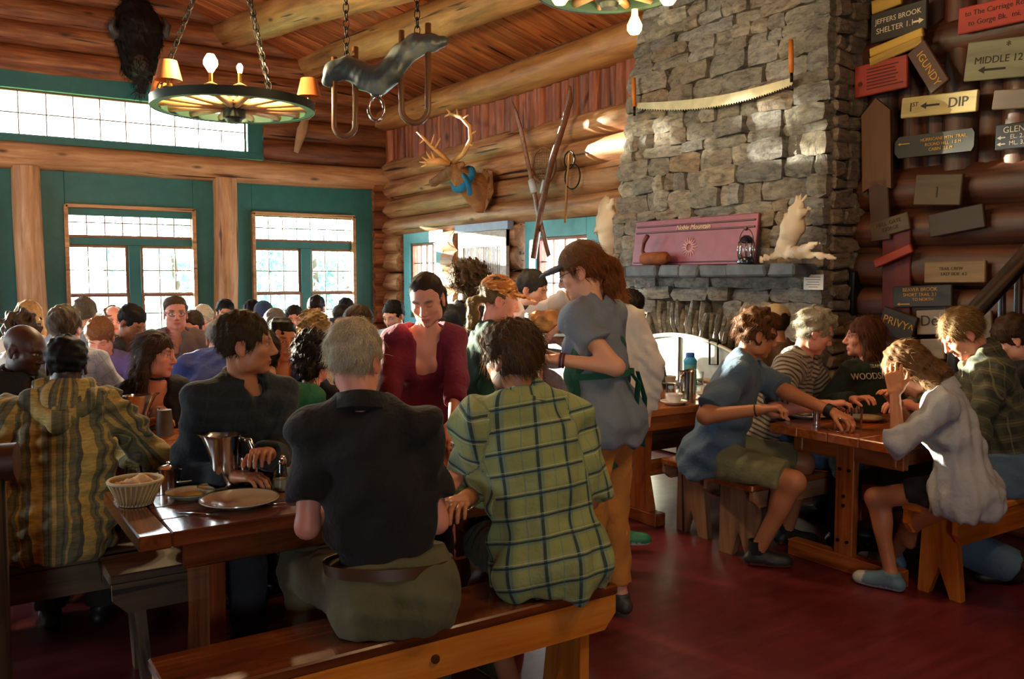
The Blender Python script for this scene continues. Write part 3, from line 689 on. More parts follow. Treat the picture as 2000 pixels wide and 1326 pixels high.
def glassmat(name, tint, fac):
    g = N(name); tr = g.n('BsdfTransparent', Color=c4(tint)); gl = g.n('BsdfGlossy', Roughness=.03)
    fr = g.n('Fresnel', IOR=1.45).outputs[0]; m = g.n('MixShader', i0=g.n('Math', i0=fr, i1=fac, _operation='MULTIPLY').outputs[0], i1=tr.outputs[0], i2=gl.outputs[0])
    g.t.links.new(m.outputs[0], g.out.inputs[0]); return g.m
M_pane = glassmat('window_pane', (.93, .97, .97, 1), .5); M_glass = glassmat('drinking_glass', (.86, .9, .9, 1), 1.6)
g = N('floor_paint'); g.b.inputs['Roughness'].default_value = .3; v = g.obj()
nz = g.noise(v, 2.2, 6, .6); st = g.noise(g.obj((1.2, 14, 1)), 1.5, 5)
g.l(g.mix(.35, g.ramp(nz, [(.3, '#4a1519'), (.55, '#67232a'), (.8, '#7c3036')]), g.ramp(st, [(.3, '#3b1013'), (.7, '#80363a')])), 'Base Color')
rr = g.n('MapRange', Value=g.noise(v, 5, 5), i3=.2, i4=.46); g.l(rr.outputs[0], 'Roughness'); g.bump(st, .12, .004); M_floor = g.m
g = N('stone'); g.b.inputs['Roughness'].default_value = .82; v0 = g.n('TexCoord').outputs['Object']; oi = g.n('ObjectInfo').outputs['Random']
v = g.n('VectorMath', _operation='ADD', i0=v0, i1=g.n('CombineXYZ', X=g.n('Math', i0=oi, i1=31.0, _operation='MULTIPLY').outputs[0]).outputs[0]).outputs[0]
base = g.ramp(oi, [(.0, '#978b7c'), (.2, '#8a8782'), (.38, '#a69a88'), (.55, '#7f7d7b'), (.7, '#9a8670'), (.85, '#9a9997'), (1, '#b8ae9e')])
nz = g.noise(g.n('Mapping', Vector=v, Scale=(1, 1, 2.6)).outputs[0], 9, 7, .65, .6)
col = g.mix(1, base, g.ramp(nz, [(.3, (.34, .32, .3, 1)), (.5, (1, 1, 1, 1)), (.72, (1.6, 1.55, 1.45, 1))]), 'MULTIPLY')
g.l(col, 'Base Color'); g.bump(g.noise(v, 16, 9, .72, .5), 1.0, .05); M_stone = g.m
M_mortar = plain('mortar', '#463c32', .95, bump=.5, bsc=30)
M_bluestone = plain('mantel_stone', '#59606a', .8, bump=.6, bsc=28, var=.35)

# ------------------------------------------------------------------ shell
CE0, CSL = 4.20, .30
def cz(X): return CE0+CSL*(XB-X)
def onceil(x, y, off):
    r = ray(x, y); t = (CE0-off+CSL*XB-CAMH)/(r.z+CSL*r.x); return Vector((0, 0, CAMH))+r*t
mb = MB(); mb.box((.5, 4.4, -.1), (11.6, 16.6, .2), ch=0); fl = struct('floor', mb.mesh('floor', M_floor)); 
ceil = struct('ceiling')
sl_ = math.atan(CSL); Rc = RY(math.degrees(sl_))
plm = []
for i in range(6):
    m = MB(); L = 6.6+.05; m.box((0, 0, 0), (L, .168, .03), ch=.006); plm.append(m.mesh('plank', W_ceil))
y = -3.6; i = 0
while y < 12.6:
    L2 = 6.6/math.cos(sl_); X = XB+.3-3.25
    put('plank', plm[i % 6], ceil, (X, y+.087, cz(X)+.03-.004*(i*7 % 3)), Rc); y += .174; i += 1
m = MB(); m.box((0, 0, 0), (7.2, 17, .05), ch=0); put('slab', m.mesh('slab', W_ceil), ceil, (-3.9, 4.4, cz(-.3)-.30*3.5+.2), RY(-math.degrees(sl_)))
m = MB(); m.box((-.35, 4.4, cz(-.35)+.12), (1.2, 17, .05), ch=0); put('ridge_board', m.mesh('ridge_board', W_ceil), ceil)
m = MB(); m.box((2.6, 4.4, cz(2.6)+.14), (8.2, 17.4, .06), R=Rc, ch=0); put('deck', m.mesh('deck', W_ceil), ceil)
for (ax_, ay_, bx_, by_, r0, r1) in ((604, 128, 1000, -16, .19, .24), (446, 62, 690, -14, .21, .25)):
    a = onY(ax_, ay_, YW-.1); b = onceil(bx_, by_, .2); d = (b-a).normalized(); e = a+d*((a.y+3.4)/-d.y)
    e.z = min(e.z, cz(e.x)-.16); log('beam', a-d*.3, e, r0, r1, W_beam, ceil, n=18)
a = onX(757, 234, XB-.1); b = onX(1236, 78, XB-.1)
d = (b-a).normalized(); log('trim_1', a-d*.5, a+d*(12.4-3.9), .165, .2, W_beam, None, n=18, kind='structure')

# back wall: horizontal logs, a band of short upright half logs, windows with teal frames
wb = struct('wall_back')
def row(z, y0, y1, r, m=W_back, X=XB, p=wb): log('log', (X+rnd.uniform(-.015, .015), y0, z), (X, y1, z+rnd.uniform(-.02, .02)), r*rnd.uniform(.95, 1.05), r*rnd.uniform(.95, 1.06), m, p, n=16)
zt = 3.29
for z in (3.15, 2.87, 2.58, 2.31): row(z, 12.7, 6.1, .152)
z = 2.03
while z > -.05:
    for y0, y1 in ((12.7, 11.82), (10.5, 10.12), (9.12, 8.66), (7.12, 6.1)): row(z, y0, y1, .15)
    z -= .275
m = MB(); m.box((XB+.2, 8.0, 2.2), (.06, 16.6, 4.4), ch=0)
y = 12.3; k = 0
hl = [log_mesh('slat', .72, .1, .105, W_slat, 12, 3, s, .004) for s in range(5)]
while y > 6.15:
    w_ = rnd.uniform(.085, .12); o = put('slat', hl[k % 5], wb, (XB+.03+rnd.uniform(-.02, .02), y-w_*.75, 3.6+.0*y), axes((0, 0, 1), (1, 0, 0))); o.scale = (1, w_/.1, w_/.1); y -= w_*1.62; k += 1
# boards behind the logs, cut round the two windows
m = MB(); TH = .08
for (y0, y1, z0, z1) in ((12.6, 11.72, 0, 4.4), (10.6, 8.55, 0, 4.4), (7.2, -3.6, 0, 4.4), (11.72, 10.6, 0, .9), (11.72, 10.6, 2.12, 4.4), (8.55, 7.2, 0, .9), (8.55, 7.2, 2.12, 4.4)):
    m.box((XB+.16, (y0+y1)/2, (z0+z1)/2), (TH, abs(y0-y1), z1-z0), ch=0)
put('backing', m.mesh('backing', W_dark), wb)
def window(name, org, ax, nrm_, w, h, cols, rows, fr, msash=M_sash, mfr=None, depth=.1, muntin=.014, sw=.035):
    """window in a wall: org = lower left corner inside the frame; ax along the wall; panes and bars built one by one"""
    R = axes(ax, Vector((0, 0, 1))); yv = R.col[1]
    root = struct(name, None, None, org, R)
    def bar(nm, x0, x1, z0, z1, dp, m, yo=0): b = MB(); b.box(((x0+x1)/2, yo, (z0+z1)/2), (x1-x0, dp, z1-z0), ch=.004); return put(nm, b.mesh(nm, m), root)
    if mfr:
        for q in ((-fr, 0, -fr, h+fr), (w, w+fr, -fr, h+fr), (0, w, h, h+fr), (0, w, -fr, 0)): bar('frame_board', *q, depth, mfr, 0)
    for q in ((0, sw, 0, h), (w-sw, w, 0, h), (sw, w-sw, 0, sw), (sw, w-sw, h-sw, h)): bar('sash', *q, depth*.6, msash)
    iw, ih = w-2*sw, h-2*sw; pm = MB(); pm.box((0, 0, 0), (iw/cols-muntin*.5, .004, ih/rows-muntin*.5), ch=0); pme = pm.mesh('pane', M_pane)
    for i in range(1, cols): bar('muntin', sw+iw*i/cols-muntin/2, sw+iw*i/cols+muntin/2, sw, h-sw, .03, M_sash)
    for j in range(1, rows): bar('muntin', sw, w-sw, sw+ih*j/rows-muntin/2, sw+ih*j/rows+muntin/2, .028, M_sash)
    for i in range(cols):
        for j in range(rows): put('pane', pme, root, (sw+iw*(i+.5)/cols, 0, sw+ih*(j+.5)/rows))
    return root
window('window_1', (XB+.02, 11.55, .95), (0, -1, 0), 0, .8, 1.08, 4, 4, .2, W_slat, M_teal2, .16)
window('window_2', (XB+.02, 8.33, .95), (0, -1, 0), 0, .95, 1.05, 4, 4, .22, W_slat, M_teal2, .16)

# window wall
wf = struct('wall_far')
def hlog(z, x0, x1, r, m=W_wall): log('log', (x0, YW+rnd.uniform(-.015, .015), z), (x1, YW, z+rnd.uniform(-.02, .02)), r*rnd.uniform(.95, 1.05), r*rnd.uniform(.95, 1.05), m, wf, n=16)
z = 4.2
while z < 6.3:
    xr = min(6.2, XB-(z-.25-CE0)/CSL) if z > 4.3 else 6.2
    if xr > -4.6: hlog(z, -5.2, max(xr, -4.5), .17)
    z += .305
for z in (3.36, 3.66, 3.96): hlog(z, 3.93, 6.2, .17)
log('beam', (-5.2, YW-.03, 3.03), (6.2, YW-.03, 3.03), .175, .165, W_post, wf, n=18)
for z in (.12, .42, .68): hlog(z, -5.2, 6.2, .165)
for z in np.arange(.98, 3.1, .285): hlog(z, 5.62, 6.2, .16)
for px_ in (57, 439):
    a = onY(px_, 450, YW-.06); log('post', (a.x, YW-.06, .3), (a.x, YW-.06, 2.9), .165, .16, W_post, wf, n=18)
for x in (-2.15,): log('post', (x-.35, YW-.06, .3), (x-.35, YW-.06, 2.9), .165, .16, W_post, wf, n=18)
bd = lambda x0, x1, z0, z1, m=M_teal, y=YW+.03, th=.1: put('frame_board', MB().box(((x0+x1)/2, y, (z0+z1)/2), (x1-x0, th, z1-z0), ch=.006).mesh('frame_board', m), wf)
wn_ = 3
opn_ = [(-2.3, .6), (1.41, 2.98), (3.78, 5.31)]  # first opening widened out of view to let in more sun
edges = [-5.1]+[e for q in opn_ for e in q]+[5.66]
for i in range(0, len(edges), 2): bd(edges[i], edges[i+1], .8, 2.95)
for x0, x1 in opn_:
    bd(x0, x1, 2.44, 2.95); bd(x0, x1, 1.96, 2.05); c_ = x0+(x1-x0)*.515; bd(c_-.075, c_+.075, .8, 1.96)
    window('window_%d' % wn_, (x0, YW+.03, 2.05), (1, 0, 0), 0, x1-x0, .39, 7, 2, 0); wn_ += 1
    for a_, b_ in ((x0, c_-.075), (c_+.075, x1)):
        window('window_%d' % wn_, (a_, YW+.05, 1.30), (1, 0, 0), 0, b_-a_, .66, 3, 2, 0); wn_ += 1
        window('window_%d' % wn_, (a_, YW+.01, .8), (1, 0, 0), 0, b_-a_, .52, 3, 2, 0); wn_ += 1
    bd(x0-.05, x1+.05, .74, .81, M_teal, YW-.05, .3)
    portal('window_light', ((x0+x1)/2, YW+.14, 1.62), (math.radians(-90), 0, 0), x1-x0, 1.7)
    # pale inner stop round the opening and the blind slat at the head
    for q in ((x0-.02, x0+.03, .8, 2.46), (x1-.03, x1+.02, .8, 2.46), (x0, x1, 2.42, 2.47)): bd(*q, W_post, YW-.01, .16)
bd(1.44, 2.95, 2.33, 2.43, M_teal, YW+.0, .06)
cl0, cl1 = -4.6, 3.72
bd(-5.1, 3.95, 3.19, 3.285, M_teal, YW+.0, .2); bd(-5.1, 3.95, 3.84, 4.06, M_teal, YW+.0, .2); bd(3.72, 3.95, 3.28, 3.85, M_teal, YW+.0, .2)
window('window_%d' % wn_, (cl0, YW+.03, 3.285), (1, 0, 0), 0, cl1-cl0, .555, 27, 2, 0, sw=.02); portal('window_light', ((cl0+cl1)/2, YW+.14, 3.56), (math.radians(-90), 0, 0), cl1-cl0, .5)

# the walls the picture does not show: left and near side, with plain window openings
def plainwall(name, a, b, H, ops, mat=W_dark):
    a, b = Vector(a), Vector(b); L = (b-a).length; R = axes(b-a, Vector((0, 0, 1))); m = MB(); x = 0
    for o0, o1, z0, z1 in ops+[(L, L, 0, 0)]:
        if o0 > x: m.box(((x+o0)/2, 0, H/2), (o0-x, .2, H), ch=0)
        if o1 > o0: m.box(((o0+o1)/2, 0, z0/2), (o1-o0, .2, z0), ch=0); m.box(((o0+o1)/2, 0, (z1+H)/2), (o1-o0, .2, H-z1), ch=0)
        x = o1
    w_ = struct(name, m.mesh(name, mat), None, a, R)
    for o0, o1, z0, z1 in ops:
        c = a+R@Vector(((o0+o1)/2, 0, (z0+z1)/2)); l = bpy.data.lights.new('window_light', 'AREA'); l.shape = 'RECTANGLE'; l.size = o1-o0; l.size_y = z1-z0; l.cycles.is_portal = True
        o = bpy.data.objects.new('window_light', l); COL.objects.link(o); inn = (Vector((1, 4, 0))-c); inn.z = 0; yv = R.col[1]; yv = yv if yv.dot(inn) > 0 else -yv
        o.matrix_world = Matrix.Translation(c)@axes(R.col[0], -yv).to_4x4()
plainwall('wall_left', (-5.1, -3.6, 0), (-5.1, 12.5, 0), 5.4, [(9.0, 10.6, 1.0, 2.3), (12.4, 14.0, 1.0, 2.3)])
plainwall('wall_near', (-5.2, -3.6, 0), (6.1, -3.6, 0), 6.4, [(2.4, 3.6, 1.1, 2.0)])
# sign wall to the right of the chimney
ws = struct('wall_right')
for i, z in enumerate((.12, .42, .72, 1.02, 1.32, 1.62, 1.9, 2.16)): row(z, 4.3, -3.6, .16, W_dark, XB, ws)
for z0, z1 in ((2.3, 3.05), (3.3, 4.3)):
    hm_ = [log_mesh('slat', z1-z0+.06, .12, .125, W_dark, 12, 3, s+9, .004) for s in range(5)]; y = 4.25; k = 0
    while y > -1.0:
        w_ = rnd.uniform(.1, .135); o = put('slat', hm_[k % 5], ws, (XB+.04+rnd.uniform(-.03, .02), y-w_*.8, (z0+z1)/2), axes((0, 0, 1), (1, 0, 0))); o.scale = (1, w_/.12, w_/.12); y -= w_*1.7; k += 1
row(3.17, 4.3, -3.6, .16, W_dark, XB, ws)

# ------------------------------------------------------------------ chimney of fieldstone
XC, YR, YL = 5.42, 4.05, 6.44
chim = struct('wall_chimney')
def yl(z): return YL if z < 2.1 else YL-(z-2.1)*.2
m = MB(); z1 = 5.0
for za, zb in ((0, 2.1), (2.1, z1)):
    vs = [(XC+.03, YR+.03, za), (XC+.03, yl(za)-.03, za), (XB+.1, yl(za)-.03, za), (XB+.1, YR+.03, za), (XC+.03, YR+.03, zb), (XC+.03, yl(zb)-.03, zb), (XB+.1, yl(zb)-.03, zb), (XB+.1, YR+.03, zb)]
    m.add(vs, [(0, 1, 2, 3)[::-1], (4, 5, 6, 7), (0, 1, 5, 4)[::-1], (1, 2, 6, 5)[::-1], (2, 3, 7, 6)[::-1], (3, 0, 4, 7)[::-1]])
put('mortar', m.mesh('mortar', M_mortar), chim)
def stone_mesh(w, h, d, q, mat, jit=.2, nu=None, nv_=2):
    # rough rubble stone: knobbly face of a few facets, pulled-in corners, plain sides
    nu = nu or (4 if w > .26 else 3); b = MB(); vs = []; tl = q.uniform(-.25, .25)
    for j in range(nv_+1):
        for i in range(nu+1):
            u, v = i/nu-.5, j/nv_-.5; eu, ev = i in (0, nu), j in (0, nv_); pull = .9 if eu and ev else 1
            y = u*w*pull+q.uniform(-.5, .5)*jit*.35*w/nu; z = v*h*pull+q.uniform(-.5, .5)*jit*h*(.55 if ev else .5)+tl*u*h*.35
            vs.append((-d/2+(.022 if eu or ev else 0)+(.012 if eu and ev else 0)+q.uniform(-.014, .012), y, z))
    n0 = len(vs); rim = [i for i in range(nu+1)]+[(j+1)*(nu+1)-1 for j in range(1, nv_+1)]+[nv_*(nu+1)+i for i in range(nu-1, -1, -1)]+[j*(nu+1) for j in range(nv_-1, 0, -1)]
    vs += [(d/2, vs[i][1]*.98, vs[i][2]*.98) for i in rim]; m = len(rim)
    fs = [(j*(nu+1)+i, (j+1)*(nu+1)+i, (j+1)*(nu+1)+i+1, j*(nu+1)+i+1) for j in range(nv_) for i in range(nu)]
    fs += [(rim[i], rim[(i+1) % m], n0+(i+1) % m, n0+i) for i in range(m)]
    b.add(vs, fs); return b.mesh('stone', mat, 24)
def stone_block(w, h, d, q, mat, jit=.2):
    b = MB(); b.box((0, 0, 0), (d, w, h), ch=min(w, h, d)*.16); jx = {}
    vs = []
    for x, y, z in b.v:
        k = (x > 0, y > 0, z > 0)
        if k not in jx: jx[k] = (q.uniform(-.35, .35)*min(d, .05), q.uniform(-jit, jit)*min(w, h)*.7, q.uniform(-jit, jit)*h)
        j = jx[k]; vs.append((x+j[0], y+j[1], z+j[2]))
    b.v = vs; return b.mesh('stone', mat, 30)
AY, AH, AC, ARR = 5.42, .86, 1.05, 1.75      # arch: centre, half width, crest, radius
def arch(y): u = y-AY; return AC-(ARR-math.sqrt(max(ARR*ARR-u*u, .01)))
q = random.Random(3); z = 0.0; cnt = 0
while z < 4.75:
    h = q.uniform(.08, .17) if z < 3.2 else q.uniform(.07, .115)
    if 1.5 < z < 1.58: h = .07
    y = YR; yend = yl(z+h/2)
    while y < yend-.05:
        w_ = min(q.uniform(.15, .5) if q.random() < .8 else q.uniform(.1, .2), yend-y)
        if yend-y-w_ < .1: w_ = yend-y
        yc, zc = y+w_/2, z+h/2; y += w_
        if abs(yc-AY) < AH+.02 and zc < arch(yc)+.27: continue
        if abs(zc-1.61) < .03 and False: continue
        d = q.uniform(.1, .15)
        R_ = RX(q.uniform(-3.5, 3.5)); o = put('stone', stone_mesh(w_+.006, h+.008, d, q, M_stone), chim, (XC+.05-q.uniform(0, .05), yc, zc+q.uniform(-.008, .008)), R_@RY(q.uniform(-4, 4))@RZ(q.uniform(-5, 5))); cnt += 1
    z += h
print('stones', cnt)
nv = 34
for i in range(nv):
    y = AY-AH-.04+(2*AH+.08)*(i+.5)/nv; a = math.degrees(math.asin((y-AY)/ARR)); L = q.uniform(.22, .32); h0 = arch(y)
    put('arch_stone', stone_mesh((2*AH+.1)/nv*q.uniform(.6, .9), L, q.uniform(.1, .2), q, M_stone, .15, 2, 3), chim, (XC+.02-q.uniform(0, .05), y+math.sin(math.radians(a))*L/2, h0+L/2-.01), RX(-a+q.uniform(-7, 7)))
sm = MB(); z = 0
while z < 4.7:
    h = q.uniform(.08, .15); x = XC+.05
    while x < XB:
        w_ = q.uniform(.12, .26); b = stone_block(.09, h-.012, w_-.012, q, M_stone); sm.add([(v.co.x+x+w_/2, v.co.y+YR+.02, v.co.z+z+h/2) for v in b.vertices], [tuple(p.vertices) for p in b.polygons]); bpy.data.meshes.remove(b); x += w_
    z += h
put('side_stones', sm.mesh('side_stones', M_stone, 30), chim, kind='stuff')
ms = struct('trim_2')
y = 4.1
while y < 6.3:
    w_ = min(q.uniform(.22, .42), 6.36-y); put('stone', stone_block(w_-.012, q.uniform(.085, .1), .34, q, M_bluestone, .06), ms, (XC-.11+q.uniform(-.02, .02), y+w_/2, 1.595)); y += w_
# ------------------------------------------------------------------ tables and benches
def table(label, x0, x1, y0, y1, z, m, leg='slab', group=None, endcap=True, name='dining_table'):
    t = thing(name, label, 'table', ((x0+x1)/2, (y0+y1)/2, 0), None, group); w, d = x1-x0, y1-y0; th = .05
    def bx(nm, c, s, mm=m, R=None, ch=.005): return put(nm, MB().box((0, 0, 0), s, ch=ch).mesh(nm, mm), t, c, R)
    n = 4; ec = .1 if endcap else 0
    for i in range(n): bx('plank', (0, -d/2+d*(i+.5)/n, z-th/2), (w-2*ec, d/n-.003, th))
    if ec:
        for s in (-1, 1): bx('end_board', (s*(w/2-ec/2), 0, z-th/2), (d, ec-.003, th), R=RZ(90))
    for s in (-1, 1): bx('apron', (0, s*(d/2-.09), z-th-.05), (w-.3, .028, .1))
    lx = w/2-.28
    for s in (-1, 1):
        if leg == 'slab':
            q = [(-.2, 0), (-.2, .1), (-.15, .3), (-.17, z-th), (.17, z-th), (.15, .3), (.2, .1), (.2, 0)]
            put('leg', MB().prism([(b, a) for a, b in q], .055, R=RX(0)).mesh('leg', m), t, (s*lx, 0, 0), axes((0, 0, 1), (1, 0, 0)))
            bx('foot', (s*lx, 0, .04), (d-.1, .09, .08), R=RZ(90)); bx('brace', (s*(lx-.13), 0, z-.2), (.32, .05, .05), R=RY(45*s))
        else:
            bx('leg', (s*(lx+.1), 0, (z-th)/2+.04), (z-th-.08, .11, .05), R=axes((0, 0, 1), (1, 0, 0))); bx('foot', (s*(lx+.1), 0, .045), (d-.06, .08, .09), R=RZ(90))
            bx('end_apron', (s*(lx+.1), 0, z-th-.055), (d-.08, .045, .11), R=RZ(90)); 
            for yy, zz in ((.028, z-.21), (-.028, z-.21), (0, .4), (0, .35), (.028, .16), (-.028, .16)):
                b = MB(); b.tube([(-.004, 0, 0), (.004, 0, 0)], .009, 10); put('bolt', b.mesh('bolt', M_black), t, (s*(lx+.1)+s*.027, yy, zz))
    bx('stretcher', (0, 0, .3), (2*lx, .04, .1))
    return t
W_old2 = wood('bench_worn', ('#6a4a34', '#9a7656', '#b79472'), (.9, 10, 10), .55, .2, rv=.1)
def bench(label, x0, x1, y0, y1, m, z=.45, group=None, sk=.115, ms=None, name='bench', plug=None):
    t = thing(name, label, 'bench', ((x0+x1)/2, (y0+y1)/2, 0), None, group); w, d = x1-x0, y1-y0; th = .035
    put('seat', MB().box((0, 0, 0), (w, d, th), ch=.006).mesh('seat', ms or m), t, (0, 0, z-th/2))
    for s in (-1, 1):
        q = [(-w/2+.01, 0), (w/2-.01, 0), (w/2-.01, -sk*.55), (w/2-.06, -sk), (-w/2+.06, -sk), (-w/2+.01, -sk*.55)]
        put('apron', MB().prism(q, .026, R=RX(90)).mesh('apron', m), t, (0, s*(d/2-.016), z-th))
        h = z-th; hw = d/2-.03; q = [(0, -hw), (0, -.055), (.15, 0), (0, .055), (0, hw), (h, hw-.03), (h, -hw+.03)]
        put('leg', MB().prism(q, .04).mesh('leg', m), t, (s*(w/2-.13), 0, 0), axes((s*.06, 0, 1), (1, 0, 0)))
    if plug:
        for x in plug: b = MB(); b.tube([(0, .006, 0), (0, -.006, 0)], .014, 14); put('plug', b.mesh('plug', W_dark), t, (x, -d/2, z-th-.055))
    return t
table('varnished plank table beside the near bench, set with basket and pitcher', .49, 2.2, 2.82, 3.5, .75, W_table)
bench('orange pine bench nearest the camera under the man in the dark polo', .47, 2.0, 2.33, 2.62, W_pine, ms=W_table, plug=(.02,), sk=.12)
bench('weathered bench on the far side of the varnished plank table', .49, 1.7, 3.42, 3.69, W_oldb)
bench('bench under the person in the striped hooded pullover', -.6, 1.75, 3.74, 4.01, W_oldb)
table('brown table crowded by the second row of diners', -.7, 2.2, 4.1, 4.78, .75, W_red, group=None)
bench('bench behind the second table, under the young woman with the choker', -.6, 2.1, 4.95, 5.22, W_oldb)
bench('bench of the third row, under the woman in the pale checked shirt', -.3, 3.0, 5.5, 5.77, W_oldb)
table('third dining table, in front of the man in the V-neck', -.3, 3.0, 5.86, 6.42, .75, W_red)
bench('bench under the man in the V-neck with glasses', -.3, 3.0, 6.5, 6.77, W_oldb)
bench('bench of the fourth row near the windows', -.2, 4.2, 7.0, 7.27, W_oldb)
table('fourth dining table, nearest the windows', -.2, 4.2, 7.5, 8.2, .75, W_red)
bench('bench between the fourth table and the windows', -.2, 4.2, 8.5, 8.77, W_oldb)
table('brown table by the fireplace set with steel tumblers and saucers', 3.42, 5.0, 3.87, 4.52, .75, W_red)
table('orange table at the right with a sled foot and bolted leg', 3.78, 5.55, 2.42, 3.16, .75, W_red, leg='post', endcap=False)
bench('old bench under the young man in the blue-grey tee', 3.54, 5.3, 3.06, 3.42, W_old2, sk=.09, ms=W_red)
bench('old bench just behind the young man in the tee, below the steel tumblers', 3.64, 5.2, 3.54, 3.86, W_old2, sk=.09, ms=W_red)
bench('orange bench under the two people bowed over the right table', 3.9, 5.5, 2.16, 2.44, W_pine, sk=.12)
bench('bench in front of the fire screen', 3.7, 5.1, 4.6, 4.9, W_oldb)

# ------------------------------------------------------------------ people
wp = lambda x, y, z: np.array([x, y, z], float)
PLAID = pattern('green_plaid', 'plaid', ('#8b9459', '#3a7580', '#121c22', '#aab078'))
FLAN = pattern('dark_flannel', 'flannel', ('#3b4030', '#1c2420', '#5b5740', '#7d7a58'))
CHECK = pattern('pale_check', 'flannel', ('#b9bfd0', '#8d98b4', '#a6aec2', '#6b7690'))
STRIPE = pattern('brown_stripe', 'hstripe', ('#8d8071', '#3e332d'))
BAJA = pattern('baja_stripe', 'baja', ('#6c6a4a', '#b39a52', '#4a4a3c'))
TIGER = pattern('tiger_cloth', 'tiger', ('#a9601d', '#1b100a', '#d9a35a'))
BLKT = pattern('dark_blue_check', 'flannel', ('#0f1a1f', '#0a1114', '#13222a', '#182c33'), .7)
# foreground
J = person('older man with white hair in a dark polo, back to camera on the near bench', (694, 702, 2.84), 64, hair=('short', '#c9bea2', {'th': .013, 'nape': -.085, 'sl': .05, 'front': .05}), shirt=dict(c='#110f0e', sl=.74, i=.016, loose=.016, hem=.0, collar=1, cr=.07, wr=.009, flare=.014), pants=('long', '#5d5a3c'),
           hy=-22, hp=6, lean=5, bend=9, side=9, w=.88, lh=('l', .30, .2, .24), rh=('l', .30, -.2, .26), lpole=(-.35, .1, -1), rpole=(-.3, .12, -1), res='n', skin='pink', tw=-4, feet={1: ('l', .3, .24, -.48), -1: ('l', .2, -.1, -.48)}, knee={1: (.8, .5, .6)}, shoes='#2a2018')
b_ = J; mb = MB(); R_ = np.stack([J['L'], J['nF'], J['d0']], 1)
J['beltc'] = J['pel']+J['d0']*.085
def belt(J, col, h, rx, ry, metal=True):
    R_ = np.stack([J['L'], J['nF'], J['d0']], 1); n = 36; vs = []
    for r_, z_ in ((0, -.018), (.006, -.018), (.006, .018), (0, .018)):
        for i in range(n): a = 2*math.pi*i/n; vs.append(J['pel']+J['d0']*(h+z_)+R_@np.array([(rx+r_)*math.cos(a), (ry+r_)*math.sin(a), 0])-J['off'])
    b = MB(); b.add(vs, [(j*n+i, j*n+(i+1) % n, (j+1)*n+(i+1) % n, (j+1)*n+i) for j in range(3) for i in range(n)]); ob('belt', b, plain('belt_'+col, col, .45), J['root'])
belt(J, '#4a2f16', .085, .2, .152)
J = person('young man in a green plaid shirt, back to camera on the near bench', (1000, 702, 3.18), 72, hair=('mop', '#5b412a', {'th': .022, 'nape': -.085, 'sl': .06, 'frz': .0055, 'wl': .06, 'front': .05}), shirt=dict(mat=PLAID, sl=.98, i=.018, loose=.025, hem=.14, collar=1, cr=.068, wr=.012, flare=.02), pants=('shorts', '#454733'),
           hy=28, hp=8, hr=4, side=7, lean=8, bend=8, w=.93, lh=onZ(902, 978, .79), rh=('l', .34, -.16, .24), lpole=(-.5, .3, -1), rpole=(-.3, .2, -1), res='n', skin='tan', beard=(hx('#3b2a1e')[:3], .7), shoes=('#3a3320', '#8a835f'), feet={1: wp(1.75, 2.75, .075), -1: wp(1.62, 2.45, .12), ('d', -1): (.35, .6, 0)})
J = person('young man in a dark teal shirt turning his head away across the table', (480, 672, 3.44), -88, hair=('short', '#46361f', {'th': .012, 'nape': -.08, 'sl': .045, 'front': .045}), shirt=dict(mat=BLKT, sl=1.93, i=.016, loose=.03, collar=1, cr=.068, v=.06), pants=('long', '#20242a'),
           hy=66, hp=2, lean=6, bend=8, w=.93, lh=at(522, 886, 3.2), rh=('l', .3, -.1, .24), res='n', skin='tan', lpole=(-.2, .25, -1), rpole=(-.3, .2, -1), tw=14)
J = person('person with black hair in a striped hooded pullover, back to camera', (131, 714, 3.62), 74, big=.93, hair=('short', '#0d0b0a', {'th': .012, 'nape': -.08, 'sl': .02, 'front': .05}), shirt=dict(mat=BAJA, sl=1.95, i=.022, loose=.045, hem=.16, hood=1, wr=.014, nr=.07, flare=.01), pants=('long', '#23221f'),
           hp=14, lean=10, bend=12, side=-3, w=1.02, lh=at(-60, 846, 3.5), rh=('l', .36, -.16, .24), lpole=(-.4, .6, -.9), rpole=(-.1, 1, -.8), res='n', skin='deep', shoes='#1b1918', tw=6)
# hood lining: open cowl at the back of the neck
nb_, d1_, nS_, L_ = J['nb'], J['d1'], J['nS'], J['Ls']; vs = []; n = 18
for j in range(6):
    t = j/5
    for i in range(n+1):
        a = math.radians(-20+220*i/n); r_ = .075+.035*math.sin(t*math.pi*.8); c = nb_+d1_*(.075-.15*t*abs(math.sin(a)))-nS_*(.015+.05*t*max(0, math.sin(a)))
        vs.append(c+L_*math.cos(a)*r_*1.1-nS_*math.sin(a)*(r_))
hp_ = [p for k in (1, -1) for p in (cone(nb_+L_*.1*k+d1_*.035+nS_*.03, nb_+L_*.105*k-nS_*.07-d1_*.01, .03, .042, .03), cone(nb_+L_*.105*k-nS_*.07-d1_*.01, nb_-nS_*.15-d1_*.13, .042, .036, .03))]; P_, Q_ = grow(hp_, .011, (), (.006, .08, 2)); J['mk']('hood_edge', P_, Q_, BAJA, None, np.stack([(P_-nb_)@L_+.3, (P_-nb_)@d1_], 1)*.35)
J['mk']('hood', np.array(vs), [(j*(n+1)+i, j*(n+1)+i+1, (j+1)*(n+1)+i+1, (j+1)*(n+1)+i) for j in range(5) for i in range(n)], BAJA, None, np.array([[(i/n)*.35, j*.05] for j in range(6) for i in range(n+1)]))
